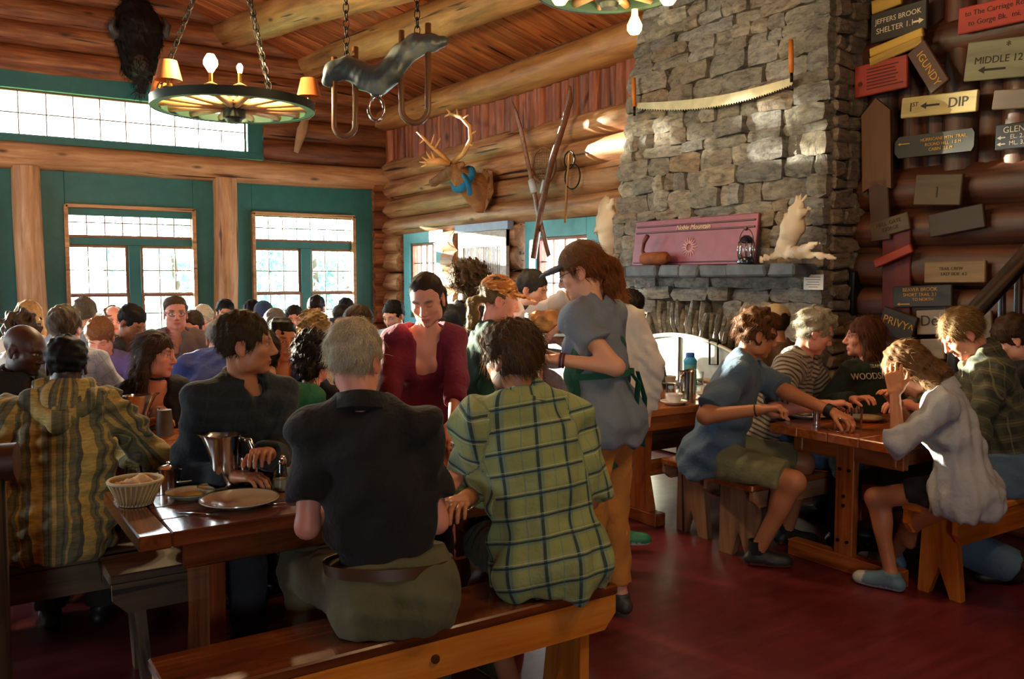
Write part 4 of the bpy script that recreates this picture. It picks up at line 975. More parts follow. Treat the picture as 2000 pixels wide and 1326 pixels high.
# second row
person('bald bearded man in a dark jacket at the left edge', (48, 682, 4.3), -52, hair=('bald', '#1a1512', {}), shirt=dict(c='#14191a', sl=1.95, i=.024, loose=.04, collar=1), pants=('long', '#1b1c20'), hp=18, hy=10, lean=16, res='m', skin='dark', beard=(hx('#241c18')[:3], .8))
J = person('young woman with long brown hair and a choker, looking to her left', (304, 694, 4.7), -82, sex='f', hair=('long', '#4a3626', {'len': .2, 'th': .014, 'sl': .09, 'front': .03}), shirt=dict(c='#1d1b1f', sl=1.9, i=.016, v=.12, u=1, nr=.07), pants=('long', '#2b2d36'), hy=40, hp=2, hr=-6, lean=10, res='m', skin='pink')
band(J, J['nb']+(J['hc']-J['nb'])*.28+J['R'][:, 1]*.008, J['hc']-J['nb'], .05, .012, '#0e0c0c', 'choker', .003)
pt = [ell(J['nb']-J['d1']*.16+J['nS']*.1, np.stack([J['Ls'], J['nS'], J['d1']], 1), (.065, .03, .075), .02)]; P_, Q_ = grow(pt, .012); J['mk']('top', P_, Q_, M_cloth, np.repeat(V3(hx('#c08a86')[:3])[None], len(P_), 0))
J = person('smiling man with dark hair in a blue tee, behind the man in dark teal', (549, 664, 5.0), -98, hair=('crop', '#1d1713', {'th': .009, 'sl': .02}), shirt=dict(c='#27407e', sl=.7), pants=('long', '#2b2d36'), hy=14, hp=6, hr=-6, lean=8, res='m', skin='tan', opn=True)
person('person in a green tee hidden behind the man in dark teal', (508, 700, 3.98), 86, hair=('short', '#2a2019', {}), shirt=dict(c='#1f6a4c', sl=.75, i=.02, loose=.04), pants=('long', '#24262d'), hp=10, lean=14, w=1.1, res='m', rh=('l', .3, -.2, .22))
J = person('woman with a messy dark bun in a black top, back to camera', (611, 702, 4.22), 62, sex='f', hair=('bun', '#2c211b', {'th': .016, 'bz': -.07, 'sl': .07, 'frz': .008, 'front': .04}), shirt=dict(c='#15171c', sl=.9, nr=.075), pants=('long', '#22252c'), hp=14, lean=12, bend=10, res='m', skin='fair')
# third and fourth rows, against the windows
FAR = [
 ('woman with a low ponytail in a pale checked shirt, back to camera', (128, 640, 5.2), 84, 'f', 'fair', ('pony', '#6e604c', {'bz': -.06, 'len': .05, 'th': .016}), dict(mat=CHECK, sl=1.9, i=.02, loose=.03, collar=1), dict(hy=-24, res='m')),
 ('boy with auburn hair bowed over his plate in a purple tee', (196, 658, 5.9), -112, 'm', 'pink', ('mop', '#8a5a35', {'th': .014, 'front': .045}), dict(c='#5d4d83', sl=.75), dict(hp=36, lean=16, res='m', eyes='shut')),
 ('balding man with glasses in a grey shirt, third row', (222, 624, 7.75), -104, 'm', 'pink', ('fringe', '#6a5a4c', {}), dict(c='#6b6d74', sl=.9), dict(hy=12, hp=8, g='#3a2a22')),
 ('dark-haired man with bowed head beside the balding man with glasses', (257, 630, 6.45), -75, 'm', 'tan', ('crop', '#221a16', {}), dict(c='#595f6a', sl=.8), dict(hp=34, hy=24, eyes='shut', lean=14)),
 ('tall man with glasses in a grey-brown V-neck facing the camera', (343, 612, 6.35), -106, 'm', 'pink', ('crop', '#5d4632', {'front': .04, 'th': .008}), dict(c='#6d5d5c', sl=1.1, v=.1), dict(hp=2, hy=8, res='m', g='#4a382c', lean=4)),
 ('white-haired man with glasses looking down at the left, beside the pale post', (397, 625, 7.8), -135, 'm', 'pink', ('crop', '#b5ada0', {}), dict(c='#9aa3b5', sl=1.5), dict(hp=26, g='#222222')),
 ('small dark-haired woman behind the man in the V-neck', (376, 640, 6.8), -115, 'f', 'pink', ('short', '#3a2a20', {}), dict(c='#b3aaa5', sl=.8), dict(hp=14)),
 ('hunched person with pale grey hair in a navy top, back to camera', (428, 664, 5.9), 74, 'm', 'fair', ('short', '#a8a294', {}), dict(c='#2b3a78', sl=.9, i=.024, loose=.05), dict(hp=40, lean=26, bend=16, res='m')),
 ('person with curly blond hair, back to camera in a cream top', (612, 650, 6.0), 80, 'f', 'fair', ('curly', '#a98a58', {'th': .024, 'frz': .011}), dict(c='#d8c9b4', sl=.9), dict(hp=12)),
 ('young woman with dark wavy hair near the far window', (575, 622, 8.7), -112, 'f', 'pink', ('long', '#2f221a', {'len': .16}), dict(c='#3c3d4a', sl=.8), dict(hp=10)),
 ('man in a white shirt leaning in front of the far window', (618, 603, 8.9), -130, 'm', 'pink', ('crop', '#2a1e18', {}), dict(c='#e2ddd8', sl=1.7), dict(hp=28, lean=16)),
 ('man with black hair in a blue shirt resting his chin on his hand', (668, 630, 6.9), -112, 'm', 'tan', ('short', '#171413', {'th': .016}), dict(c='#4b79b8', sl=1.6, collar=1), dict(hp=12, hand=1)),
 ('man with brown hair in a light grey tee facing left', (697, 634, 6.2), 128, 'm', 'fair', ('short', '#46331f', {'th': .016}), dict(c='#8a939e', sl=.8, loose=.04), dict(hp=10, hy=10)),
 ('person with dark hair partly hidden near the right edge of the far window', (676, 606, 9.5), -100, 'm', 'tan', ('crop', '#1b1613', {}), dict(c='#5e5e68', sl=.8), dict(hp=18)),
 ('man with black hair in a pale blue shirt against the log corner', (769, 617, 7.5), -152, 'm', 'fair', ('crop', '#15110f', {'th': .012}), dict(c='#9db3cc', sl=1.5), dict(hp=20)),
 ('dark-haired person in front of the pale post', (440, 611, 8.6), -100, 'm', 'tan', ('crop', '#16130f', {}), dict(c='#39404e', sl=.8), dict(hp=10)),
 ('person with dark hair beside the navy knit cap', (493, 612, 8.9), -90, 'm', 'tan', ('crop', '#1a1512', {}), dict(c='#505663', sl=.8), dict(hp=24)),
 ('person in a navy knit cap in front of the far window', (515, 616, 8.5), -100, 'm', 'fair', ('bald', '#22304e', {}), dict(c='#59697f', sl=.9), dict(hp=26, knit='#22304e')),
 ('grey-haired person bowed low behind the smiling man', (537, 634, 7.2), -95, 'm', 'pink', ('crop', '#7a736a', {}), dict(c='#6f6a72', sl=.9), dict(hp=30)),
 ('woman with long blond hair at the left, lit from behind', (58, 622, 6.6), 66, 'f', 'fair', ('long', '#b08f5c', {'len': .24, 'th': .016}), dict(c='#c9c0b4', sl=.8), dict()),
 ('person with curly dark hair and pale top behind the bald man', (44, 652, 6.0), 40, 'f', 'tan', ('curly', '#4b3a2a', {'th': .03, 'frz': .012}), dict(c='#cfd0c2', sl=.8), dict(hp=8)),
 ('person with grey-brown hair behind the woman with the low ponytail', (166, 614, 6.6), 70, 'm', 'fair', ('short', '#6b6152', {}), dict(c='#76808c', sl=.8), dict(hp=6)),
]
for lb, hd_, fc, sx, skn, hr_, sh_, o in FAR:
    J = person(lb, hd_, fc, sex=sx, skin=skn, hair=hr_, shirt=sh_, pants=('long', '#2a2d35'), hy=o.get('hy', 0), hp=o.get('hp', 0), lean=o.get('lean', 9), bend=o.get('bend', 8), res=o.get('res', 'f'), eyes=o.get('eyes', 'open'), shoes='#1d1a1a',
               **({'rh': V3(at(659, 651, 6.8))} if o.get('hand') else {}))
    if o.get('g'): glasses(J, o['g'], rw=.0022)
    if o.get('knit'):
        R, P = J['R'], J['HP']; p1, q1 = grow([ell(P(0, -.016, .04), R, (.094, .113, .102), .01), plane(P(0, 0, .02), -(R[:, 2]+R[:, 1]*.12))], .009); J['mk']('knit_cap', p1, q1, M_cloth, np.repeat(V3(hx(o['knit'])[:3])[None], len(p1), 0))
# standing
J = person('woman in a crimson long-sleeved top leaning over the table', (834, 584, 4.2), -112, sex='f', stand=0, hair=('pony', '#3a2a20', {'flow': 'back', 'th': .005, 'bz': .0, 'bx': .03, 'len': .12, 'front': .045, 'sl': .05, 'lift': -.05, 'frz': .0008, 'ns': .6}), shirt=dict(c='#6c0f2c', sl=1.5, i=.012, loose=.012, hem=.13, v=.16, u=1, nr=.082, wr=.006), pants=('long', '#1d2029'),
           hy=-20, hp=24, hr=4, lean=24, bend=-6, lh=at(884, 858, 3.95), rh=at(762, 850, 4.05), lpole=(-.3, .7, .2), rpole=(-.3, .8, .1), neck=(4, 0), res='n', skin='pink', eyes='shut', opn=True, w=1.05, tw=-4)
J = person('person in a tiger-striped cap carrying the bread, facing right', (975, 586, 4.75), -26, sex='f', stand=0, hair=('capunder', '#6e5a38', {'th': .006, 'bz': -.02, 'len': .22, 'front': .06, 'sl': .05, 'frz': .003, 'ns': .6, 'lift': .05}), shirt=dict(c='#1c3a2e', sl=.8, i=.02), pants=('long', '#20242a'),
           hp=14, lean=10, bend=8, lh=at(1105, 664, 4.55), rh=at(1066, 662, 4.42), lpole=(-.2, .4, -1), rpole=(-.2, .5, -1), res='m', skin='pink', eyes='shut')
cap(J, '#a9601d', None, TIGER, name='cap'); J2 = J
def apron(J, col, front=1.0, skirt=.38, bib=True, tie=True):
    g_ = J['g']; pr = []
    if bib: pr.append(cone(J['mid']+J['nS']*.05, J['nb']-J['d1']*.15+J['nS']*.05, .15*g_, .13*g_, .05, n=J['nS'], fl=.7))
    pr += [cone(J['pel'], J['mid'], .2*g_, .184*g_, .05, n=J['nF'], fl=.86), cone(J['pel']-J['U']*skirt, J['pel'], .2*g_, .2*g_, .05, n=J['F'], fl=.95)]
    for k in (1, -1): pr.append(plane(J['pel']+J['Ls']*.17*k*g_+J['F']*.02, J['Ls']*k+J['F']*-.75))
    pr.append(plane(J['pel']-J['F']*.05, -J['F'])); pr.append(plane(J['pel']-J['U']*skirt, -J['U']))
    P, Q = grow(pr, .012, (), (.008, .14, 4)); J['mk']('apron', P, Q, M_cloth, np.repeat(V3(hx(col)[:3])[None], len(P), 0))
    if tie:
        R_ = np.stack([J['L'], J['nF'], J['d0']], 1); n = 32; vs = []
        for r_, z_ in ((0, -.014), (.006, -.014), (.006, .014), (0, .014)):
            for i in range(n): a = 2*math.pi*i/n; vs.append(J['mid']-J['d0']*(.04-z_)+R_@np.array([(.178*g_+r_)*math.cos(a), (.138*g_+r_)*math.sin(a), 0])-J['off'])
        b = MB(); b.add(vs, [(j*n+i, j*n+(i+1) % n, (j+1)*n+(i+1) % n, (j+1)*n+i) for j in range(3) for i in range(n)])
        for s_ in (1, .4):
            c = J['mid']-J['d0']*.04-J['nF']*.14*g_-J['L']*(.09*s_)-J['off']; b.tube([c, c-J['U']*.12*s_-J['L']*.03-J['nF']*.02, c-J['U']*.34-J['L']*.045*s_-J['nF']*.0], [.02, .026, .03], 8, fl=.25)
        ob('apron_tie', b, plain('tie_'+col, col, .8), J['root'], smooth=60)
apron(J, '#1b4a36', tie=False)
person('person with a big curly afro standing behind the tiger-striped cap', (917, 560, 6.0), -70, stand=0, hair=('afro', '#5a452e', {'frz': .016, 'flow': 'frizz', 'sl': .05, 'ns': 2.0, 'wl': .05}), shirt=dict(c='#1b2026', sl=.8), pants=('long', '#1b1f27'), hp=12, res='m', skin='dark')
J = person('woman in a cap and grey-blue tee with a green apron, standing in profile', (1136, 530, 3.92), 106, sex='f', stand=0, hair=('capunder', '#8a4f22', {'th': .012, 'bz': .01, 'len': .17, 'front': .05, 'sl': .07}), shirt=dict(c='#75808f', sl=.52, i=.016, loose=.016, hem=.12, flare=.012, wr=.008), pants=('capri', '#c07f35'),
           hy=24, hp=20, lean=6, bend=6, lh=at(1088, 702, 3.72), rh=at(1098, 700, 3.95), lpole=(-.6, .15, -1), rpole=(-.7, .9, -.4), res='n', skin='fair', eyes='shut', neck=(8, 0), shoes='#3a3a3a')
cap(J, '#6b4a2c', '#4a4c5e', bl=.07); glasses(J, '#17120f'); apron(J, '#1d5a44', bib=True, skirt=.22)
for dd in (.0, .014): band(J, J['wr'][1]-nrm(J['wr'][1]-J['el'][1])*(.015+dd), J['wr'][1]-J['el'][1], .03, .009, '#4a1f2e')
J = person('person in a cream long-sleeved top, arm raised, behind the woman in the cap', (1182, 550, 4.7), 64, sex='f', stand=0, hair=('long', '#a5683a', {'len': .1, 'sl': .07}), shirt=dict(c='#d9cfc6', sl=1.95, i=.022, loose=.03, hem=.12, wr=.007, wl=.08), pants=('long', '#121316'),
           hp=8, lean=6, lh=at(1112, 578, 4.58), rh=('l', .02, -.22, -.05), lpole=(0, 1, .12), rpole=(-.7, .6, -.6), res='m', skin='fair', shoes=('#1f7a5c', '#d8d8d4'), feet={-1: onZ(1206, 1050, .075), ('d', -1): (.83, -.55, 0)})
person('person in a dark top half hidden behind the raised cream sleeve', (1040, 566, 5.75), -60, stand=0, hair=('short', '#3c3733', {}), shirt=dict(c='#23252b', sl=.9), pants=('long', '#20242a'), hp=16, res='f')
person('young person in an olive top with back to camera, before the fire screen', (1226, 600, 6.4), 138, hair=('short', '#2a1d16', {}), shirt=dict(c='#66664a', sl=.9, i=.022, loose=.06, hem=.2), pants=('long', '#3c3a32'), hp=6, lean=8, side=8, res='m', skin='pink')
# right-hand table
J = person('young man in a blue-grey tee and khaki shorts, reaching across the table', (1478, 653, 4.72), -62, hair=('mop', '#6b4527', {'th': .017, 'front': .04, 'sl': .05, 'frz': .007, 'nape': -.075}), shirt=dict(c='#4a6178', sl=.84, i=.014, loose=.012, hem=.11, flare=.016, wr=.01), pants=('shorts', '#7a7a58'),
           hy=32, hp=16, lean=10, bend=12, lh=at(1628, 806, 4.55), rh=at(1484, 800, 4.35), lpole=(-.1, .6, -.9), rpole=(-.8, .6, -.6), res='n', skin='tan', eyes='shut', hands=(50, 62), shoes=('#20242a', '#8a4a30'), tw=8,
           feet={-1: onZ(1478, 1078, .075), 1: onZ(1535, 1038, .075), ('d', -1): (.75, -.66, 0), ('d', 1): (.85, -.5, 0)})
band(J, J['wr'][1]-nrm(J['wr'][1]-J['el'][1])*.02, J['wr'][1]-J['el'][1], .033, .035, '#15161a', 'wristwatch'); band(J, J['wr'][-1]-nrm(J['wr'][-1]-J['el'][-1])*.02, J['wr'][-1]-J['el'][-1], .031, .006, '#2a1a10')
for k in (1, -1): band(J, J['an'][k]+np.array([0, 0, .03]), (0, 0, 1), .042, .07, '#17181c', 'sock', .004, .9)
mo = [ell(J['nb']-J['d1']*.27+J['nS']*.128+J['Ls']*.03, np.stack([J['Ls'], J['nS'], J['d1']], 1), (.03, .012, .075), .01), ell(J['mid']+J['nF']*.135-J['d0']*.05, np.stack([J['L'], J['nF'], J['d0']], 1), (.045, .012, .06), .01)]
P_, Q_ = grow(mo, .008); J['mk']('tee_print', P_, Q_, M_cloth, np.repeat(V3(hx('#8f9a86')[:3])[None], len(P_), 0))
J = person('grey-haired person with glasses in a striped tee looking down', (1590, 648, 5.1), -66, sex='m', hair=('mop', '#a39a86', {'th': .014, 'front': .045, 'sl': .035, 'frz': .007}), shirt=dict(mat=STRIPE, sl=.9, i=.02, loose=.045, nr=.078, v=.05, u=1), pants=('long', '#3e5a80'),
           hy=30, hp=24, lean=14, bend=10, lh=('l', .42, .08, .25), rh=at(1612, 790, 4.8), lpole=(-.1, .8, -.6), res='n', skin='pink', eyes='shut', hands=(40, 40))
glasses(J, '#7a5a44')
J = person('laughing woman with long auburn hair in a dark green sweatshirt', (1688, 660, 5.3), 74, sex='f', hair=('long', '#5c3520', {'len': .24, 'th': .014, 'sl': .11, 'front': .035}), shirt=dict(c='#12241f', sl=1.95, i=.024, loose=.05, hem=.08, nr=.07), pants=('long', '#22252c'), hy=62, hp=-2, lean=10, lh=at(1668, 780, 4.95), rh=('l', .36, -.12, .26), res='n', skin='pink', opn=True, hands=(30, 30))
JS = J
J = person('person in a tan cap, back to camera, behind the young man in the tee', (1512, 634, 5.75), 76, hair=('short', '#3a291c', {'th': .008}), shirt=dict(c='#5d4634', sl=.9), pants=('long', '#2a2d35'), hp=4, res='m', skin='tan'); cap(J, '#a08a62')
J = person('person in a pale blue shirt bowed over the table, head propped on one hand', (1776, 722, 4.12), 118, sex='f', hair=('long', '#7d5a38', {'len': .03, 'th': .014, 'sl': .05, 'front': .04, 'lift': .1}), shirt=dict(c='#a9adb4', sl=1.25, i=.016, loose=.03, hem=.14, collar=1, wr=.009, wl=.1, flare=.012), pants=('hot', '#14161b'),
           hp=50, hr=-6, hy=4, lean=6, bend=14, neck=(34, 0), lh=at(1748, 768, 4.0), rh=at(1752, 792, 4.25), lpole=(.5, .5, -1.2), rpole=(.2, .6, -1), res='n', skin='tan', eyes='shut', hands=(25, 30), shoes=('#5f8294', '#c8ccc8', '#c9cdc9'),
           feet={1: onZ(1745, 1084, .075), -1: ('l', .3, -.1, -.48), ('d', 1): (-.35, .95, 0)}, knee={1: (1, .25, .6)})
J = person('man in a dark flannel shirt and jeans looking down at the right table', (1880, 652, 4.52), 128, hair=('short', '#8a6a3e', {'th': .016, 'front': .05, 'nape': -.06, 'sl': .05}), shirt=dict(mat=FLAN, sl=1.9, i=.018, loose=.03, hem=.0, collar=1, cr=.07, wr=.012), pants=('long', '#54708a'),
           hp=38, hy=6, lean=4, bend=10, neck=(26, 0), lh=at(1800, 800, 4.45), rh=at(1770, 790, 4.75), lpole=(-.2, .6, -.9), res='n', skin='pink', eyes='shut', hands=(30, 30), feet={1: ('l', -.05, .12, -.48), -1: ('l', .2, -.1, -.48)}, shoes='#24221c')
belt(J, '#3a2416', .085, .176, .124)
person('person with brown hair in a black top at the right edge', (1978, 662, 4.8), 120, sex='f', hair=('bun', '#4a3220', {'th': .014}), shirt=dict(c='#15151a', sl=1.0), pants=('long', '#22252c'), hp=30, lean=18, res='m', skin='fair')
for w_ in WARN: print('SCALE', w_)
for o in COL.objects:
    if o.name.startswith('person'): print('POS', o.name, [round(v, 2) for v in o.location], o['label'][:40])
# ------------------------------------------------------------------ outdoors
gm = MB(); gm.box((0, 40, -.6), (160, 55, .2), ch=0); struct('ground', gm.mesh('ground', plain('grass', '#6f8f4a', .9, var=.3)))
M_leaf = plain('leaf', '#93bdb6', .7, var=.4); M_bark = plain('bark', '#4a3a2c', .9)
def leaves(name, n, r, rz, seed, sz):
    q = np.random.RandomState(seed); d = q.normal(size=(n, 3)); d /= np.linalg.norm(d, axis=1)[:, None]; p = d*(q.rand(n, 1)**.4)*np.array([r, r, rz])
    p += np.sin(p*2.3+seed)*.35; a = q.normal(size=(n, 3)); b = q.normal(size=(n, 3)); a /= np.linalg.norm(a, axis=1)[:, None]; b -= a*(a*b).sum(1)[:, None]; b /= np.linalg.norm(b, axis=1)[:, None]
    V = np.stack([p-a*sz, p-b*sz*.5, p+a*sz, p+b*sz*.5], 1).reshape(-1, 3); return mesh_np(name, V, np.arange(n*4).reshape(-1, 4), [M_leaf], False)
lv = [leaves('foliage', 1500, 2.4, 2.6, s, .2) for s in (1, 2)]
def tree(x, y, h, k, s, lab):
    t = thing('tree', lab, 'tree', (x, y, -.5), None, 'trees outside the windows'); f = put('foliage', lv[k], t, (0, 0, h)); f.scale = (s,)*3; f['kind'] = 'stuff'
    b = MB(); b.tube([(0, 0, 0), (.1, 0, h*.5), (0, .05, h+s)], [.2, .16, .05], 8); put('trunk', b.mesh('trunk', M_bark, True), t)
for i, (x, y, h, s) in enumerate(((5.9, 27, 2.0, .9), (8.4, 30, 2.2, 1.0), (11.0, 29, 1.9, .95), (13.3, 32, 2.3, 1.1))):
    tree(x, y, h, i % 2, s, 'pale leafy tree out of doors, %s from the left beyond the windows' % ('first', 'second', 'third', 'fourth')[i])
lh_ = leaves('foliage', 1100, 3.6, .85, 7, .2)
for i, (x, y, z) in enumerate(((-2.7, 22, 4.95), (-6.2, 22.5, 5.05))):  # unseen crowns added to block the sun through the clerestory
    t = thing('tree', 'tall tree with a high crown beyond the clerestory window', 'tree', (x-.5, y, -.5), None, 'high-crowned trees outside'); f = put('foliage', lh_, t, (.5, 0, z+.5)); f['kind'] = 'stuff'
    b = MB(); b.tube([(0, 0, 0), (0, 0, z+.6)], [.13, .07], 8); put('trunk', b.mesh('trunk', M_bark, True), t)

t = thing('tree', 'low leafy branch of a tree beyond the left-hand windows', 'tree', (-1.9, 22, -.5)); f = put('foliage', leaves('foliage', 1500, 1.15, .24, 5, .12), t, (0, 0, 4.05)); f.scale = (1, 1, .8); f['kind'] = 'stuff'  # unseen foliage added to keep the sun off the upper fireplace stones
b = MB(); b.tube([(0, .2, 0), (0, .1, 3.8)], [.07, .04], 8); put('trunk', b.mesh('trunk', M_bark, True), t)
# ------------------------------------------------------------------ hanging things
def torus(b, c, R, r, n=36, k=8, Rm=None, m=0, e=1.0):
    vs = []
    for i in range(n):
        a = 2*math.pi*i/n
        for j in range(k):
            q = 2*math.pi*j/k; v = Vector(((R+r*math.cos(q))*math.cos(a), (R+r*math.cos(q))*math.sin(a)*e, r*math.sin(q))); v = Rm@v if Rm is not None else v; vs.append(v+Vector(c))
    b.add(vs, [(i*k+j, ((i+1) % n)*k+j, ((i+1) % n)*k+(j+1) % k, i*k+(j+1) % k) for i in range(n) for j in range(k)], m)
def chain(b, a, c, r=.014, L=.045):
    a, c = Vector(a), Vector(c); d = c-a; n = max(2, int(d.length/L)); R = axes(d, d.orthogonal())
    for i in range(n): torus(b, a+d*((i+.5)/n), L*.68, r*.33, 10, 5, R@RX(90*(i % 2)), 0, .55)
M_spoke = wood('spoke', ('#a5713c', '#d3a468', '#ecc891'), (.9, 9, 9), .5, .1, knots=False, crack=False)
M_shade = plain('lamp_shade', '#a85f28', .7, var=.1); M_tyre = plain('iron_tyre', '#23291f', .5, .3)
M_bulb = plain('lit_bulb', '#ffe9a0', .4, emit=('#ffe08a', 60)); M_bulb2 = plain('frosted_bulb', '#f0d28a', .4, emit=('#ffc460', 7))
fwh = Vector((math.sin(YAW), math.cos(YAW), 0))
def lamp(loc, e, col=(1, .72, .38), r=.05):
    l = bpy.data.lights.new('bulb_light', 'POINT'); l.energy = e; l.color = col; l.shadow_soft_size = r; o = bpy.data.objects.new('bulb_light', l); COL.objects.link(o); o.location = loc
def chandelier(label, c, r, top, lamps, under=False, en=12):
    t = thing('chandelier', label, 'chandelier', c, None, None)
    b = MB(); b.lathe([(r-.05, -.03), (r, -.03), (r, .03), (r-.05, .03), (r-.05, -.03)], 48); ob('rim', b, plain('rim_green', '#3c5a48', .55), t)
    b = MB(); b.lathe([(r+.001, -.033), (r+.012, -.033), (r+.012, .033), (r+.001, .033), (r+.001, -.033)], 48); ob('tyre', b, M_tyre, t)
    b = MB(); b.lathe([(.001, -.13), (.05, -.13), (.06, -.1), (.085, -.09), (.085, .02), (.1, .03), (.1, .07), (.06, .1), (.001, .1)], 20); ob('hub', b, M_tyre, t)
    sp = MB(); sp.tube([(.08, 0, 0), (.25, 0, 0), (r-.04, 0, 0)], [.032, .03, .026], 8); sm_ = sp.mesh('spoke', M_spoke, True)
    for i in range(14): put('spoke', sm_, t, (0, 0, 0), RZ(360*i/14+8))
    for i in range(3):
        a = math.radians(120*i+40); b = MB(); chain(b, (math.cos(a)*r*.95, math.sin(a)*r*.95, .04), (0, 0, top), .02, .06); ob('chain', b, M_black, t)
    for ph, kind in lamps:
        p = (rt*math.cos(math.radians(ph))+fwh*math.sin(math.radians(ph)))*(r-.03)
        if under:
            b = MB(); b.lathe([(.02, -.03), (.022, -.07), (.05, -.13), (.048, -.16), (.03, -.185), (.001, -.19)], 14, 0, p); ob('bulb', b, M_bulb2, t, smooth=True); lamp(Vector(c)+p-Vector((0, 0, .28)), en)
            continue
        b = MB(); b.lathe([(.05, .04), (.02, .055), (.014, .06), (.014, .13)], 12, 0, p); so_ = ob('socket', b, plain('socket_brass', '#8a6a2c', .4, .7), t)
        if kind == 's':
            b = MB(); b.lathe([(.095, .09), (.062, .23), (.059, .23), (.092, .09)], 20, 0, p); ob('lamp_shade', b, M_shade, t, smooth=40)
        else:
            rr = kind; b = MB(); b.lathe([(.012, .12), (rr, .15+rr*.6), (rr, .15+rr*1.1), (rr*.5, .15+rr*2), (.001, .15+rr*2.1)], 14, 0, p); ob('bulb', b, M_bulb, t, smooth=True); lamp(Vector(c)+p+Vector((0, 0, .3)), en)
    return t
C1 = at(457, 207, 6.75)
chandelier('wagon-wheel chandelier with amber lamp shades hanging before the windows', C1, .6, 1.5, ((-124, 's'), (176, 's'), (10, 's'), (-88, .05), (-68, .022)), en=115)
C2 = at(1190, -26, 5.3)
chandelier('wagon-wheel chandelier with hanging bulbs cut off by the top edge', C2, .44, 1.4, ((-95, 1), (-40, 1), (-140, 1), (-75, 1), (60, 1)), True, en=11)
C3 = Vector((2.5, .9, 3.25)); chandelier('third wagon-wheel chandelier above and behind the viewer', C3, .44, 1.4, ((0, 1), (120, 1), (240, 1)), True, en=22)  # unseen, added to throw warm light on the near bench and diners
# yoke
Y0 = 6.2; yk = thing('ox_yoke', 'dark wooden double ox yoke hanging on two chains from a beam', 'yoke', at(740, 130, Y0))
yo = V3(yk.location); pa = lambda x, y, d=Y0: V3(at(x, y, d))
nv_ = V3(fw)
pts = [(640, 158, .05), (652, 138, .075), (680, 132, .085), (710, 150, .10), (738, 158, .105), (762, 140, .10), (785, 108, .09), (812, 88, .085), (840, 84, .07), (862, 80, .05)]
pr = [cone(pa(a[0], a[1]), pa(b[0], b[1]), a[2]*.9, b[2]*.9, .03, n=nv_, fl=.8) for a, b in zip(pts, pts[1:])]
P_, Q_ = grow(pr, .014, (), (.004, .1, 3)); cc_ = np.repeat(V3(hx('#2f3a3c')[:3])[None], len(P_), 0); cc_[:] = lerp(cc_, V3(hx('#7d8a86')[:3]), np.clip(np.sin(P_@V3((9, 13, 21)))*.8-.2, 0, .7))
put('beam', mesh_np('beam', P_-yo, Q_, [attrmat('yoke_wood', .4, bump=(30, .4, .006))], True, None, np.concatenate([cc_, np.ones((len(P_), 1))], 1)), yk)
def bow(x0, x1, yt0, yt1, yb, r=.022):
    b = MB(); n = 16; w = (x1-x0)/2; P = [at(x0, yt0, Y0)-Vector(yo)]
    xc = (x0+x1)/2
    for i in range(n+1): a = math.pi*i/n; P.append(at(xc-w*math.cos(a), yb-w*1.1+w*1.1*math.sin(a), Y0)-Vector(yo))
    P.append(at(x1, yt1, Y0)-Vector(yo)); b.tube(P, r, 8); ob('bow', b, plain('bow_wood', '#5a3a22', .45), yk, smooth=True)
bow(653, 694, 112, 92, 266); bow(784, 836, 60, 46, 240)
b = MB(); torus(b, at(735, 178, Y0)-Vector(yo), .04, .01, 16, 6, axes(rt, fw)); torus(b, at(735, 212, Y0)-Vector(yo), .055, .012, 20, 6, axes(rt, fw), 0, 1.5); ob('ring', b, M_steel, yk, smooth=True)
for x_, y_ in ((677, 118), (815, 68)):
    b = MB(); A_ = at(x_, y_, Y0)-Vector(yo); chain(b, A_, A_+Vector((0, 0, 1.35)), .018, .055); ob('chain', b, M_black, yk, smooth=True)

# ------------------------------------------------------------------ trophies
def trophy(name, label, cat, prims, h, colf, base, wr=(.006, .05, 2), mat=None, grp=None):
    P, Q = grow(prims, h, (), wr); t = thing(name, label, cat, Vector(base)); C = np.array([colf(p) for p in P]) if callable(colf) else np.repeat(V3(hx(colf)[:3])[None], len(P), 0)
    put('head' if cat == 'trophy head' else name+'_body', mesh_np(name, P-V3(base), Q, [mat or M_hair], True, None, np.concatenate([C, np.ones((len(P), 1))], 1)), t); return t
YF = YW-.25
pb = lambda x, y, dy=0: V3(onY(x, y, YF-dy))
c0 = pb(272, 90); I3 = np.eye(3)
pr = [ell(pb(272, 62, .12), I3, (.27, .3, .3), .08), cone(pb(272, 70, .2), pb(276, 128, .42), .19, .115, .08), ell(pb(276, 122, .46), I3, (.11, .1, .08), .04), cone(pb(274, 125, .3), pb(276, 176, .24), .14, .06, .06), cone(pb(270, 60, 0), pb(272, 130, 0), .3, .2, .06), ell(pb(266, 26, .05), I3, (.22, .2, .16), .08)]
nose = pb(276, 122, .55)
bt = trophy('bison_head', 'dark shaggy mounted bison head on the log wall above the windows', 'trophy head', pr, .02, lambda p: V3(hx('#241915')[:3]) if np.linalg.norm(p-nose) > .11 else V3(hx('#54473f')[:3]), c0, (.012, .12, 4))
hd_ = [o for o in bt.children][0]; P_ = np.array([v.co for v in hd_.data.vertices]); Q_ = np.array([tuple(p.vertices) for p in hd_.data.polygons]); V_, F_, C_ = strands(P_, Q_, None, np.eye(3), 1500, .12, .012, 'down', 9, hx('#2a1d15')[:3]); put('shaggy_hair', mesh_np('shaggy_hair', V_, F_, [M_hair], True, None, np.concatenate([C_, np.ones((len(V_), 1))], 1)), bt, kind='stuff')
for s in (-1, 1):
    b = MB(); b.tube([Vector(pb(272+34*s, 62, .15)-c0), Vector(pb(272+50*s, 66, .16)-c0), Vector(pb(272+55*s, 50, .2)-c0), Vector(pb(272+47*s, 34, .24)-c0)], [.085, .07, .05, .014], 10); ob('horn', b, plain('horn', '#3a3330', .4), bt, smooth=True)
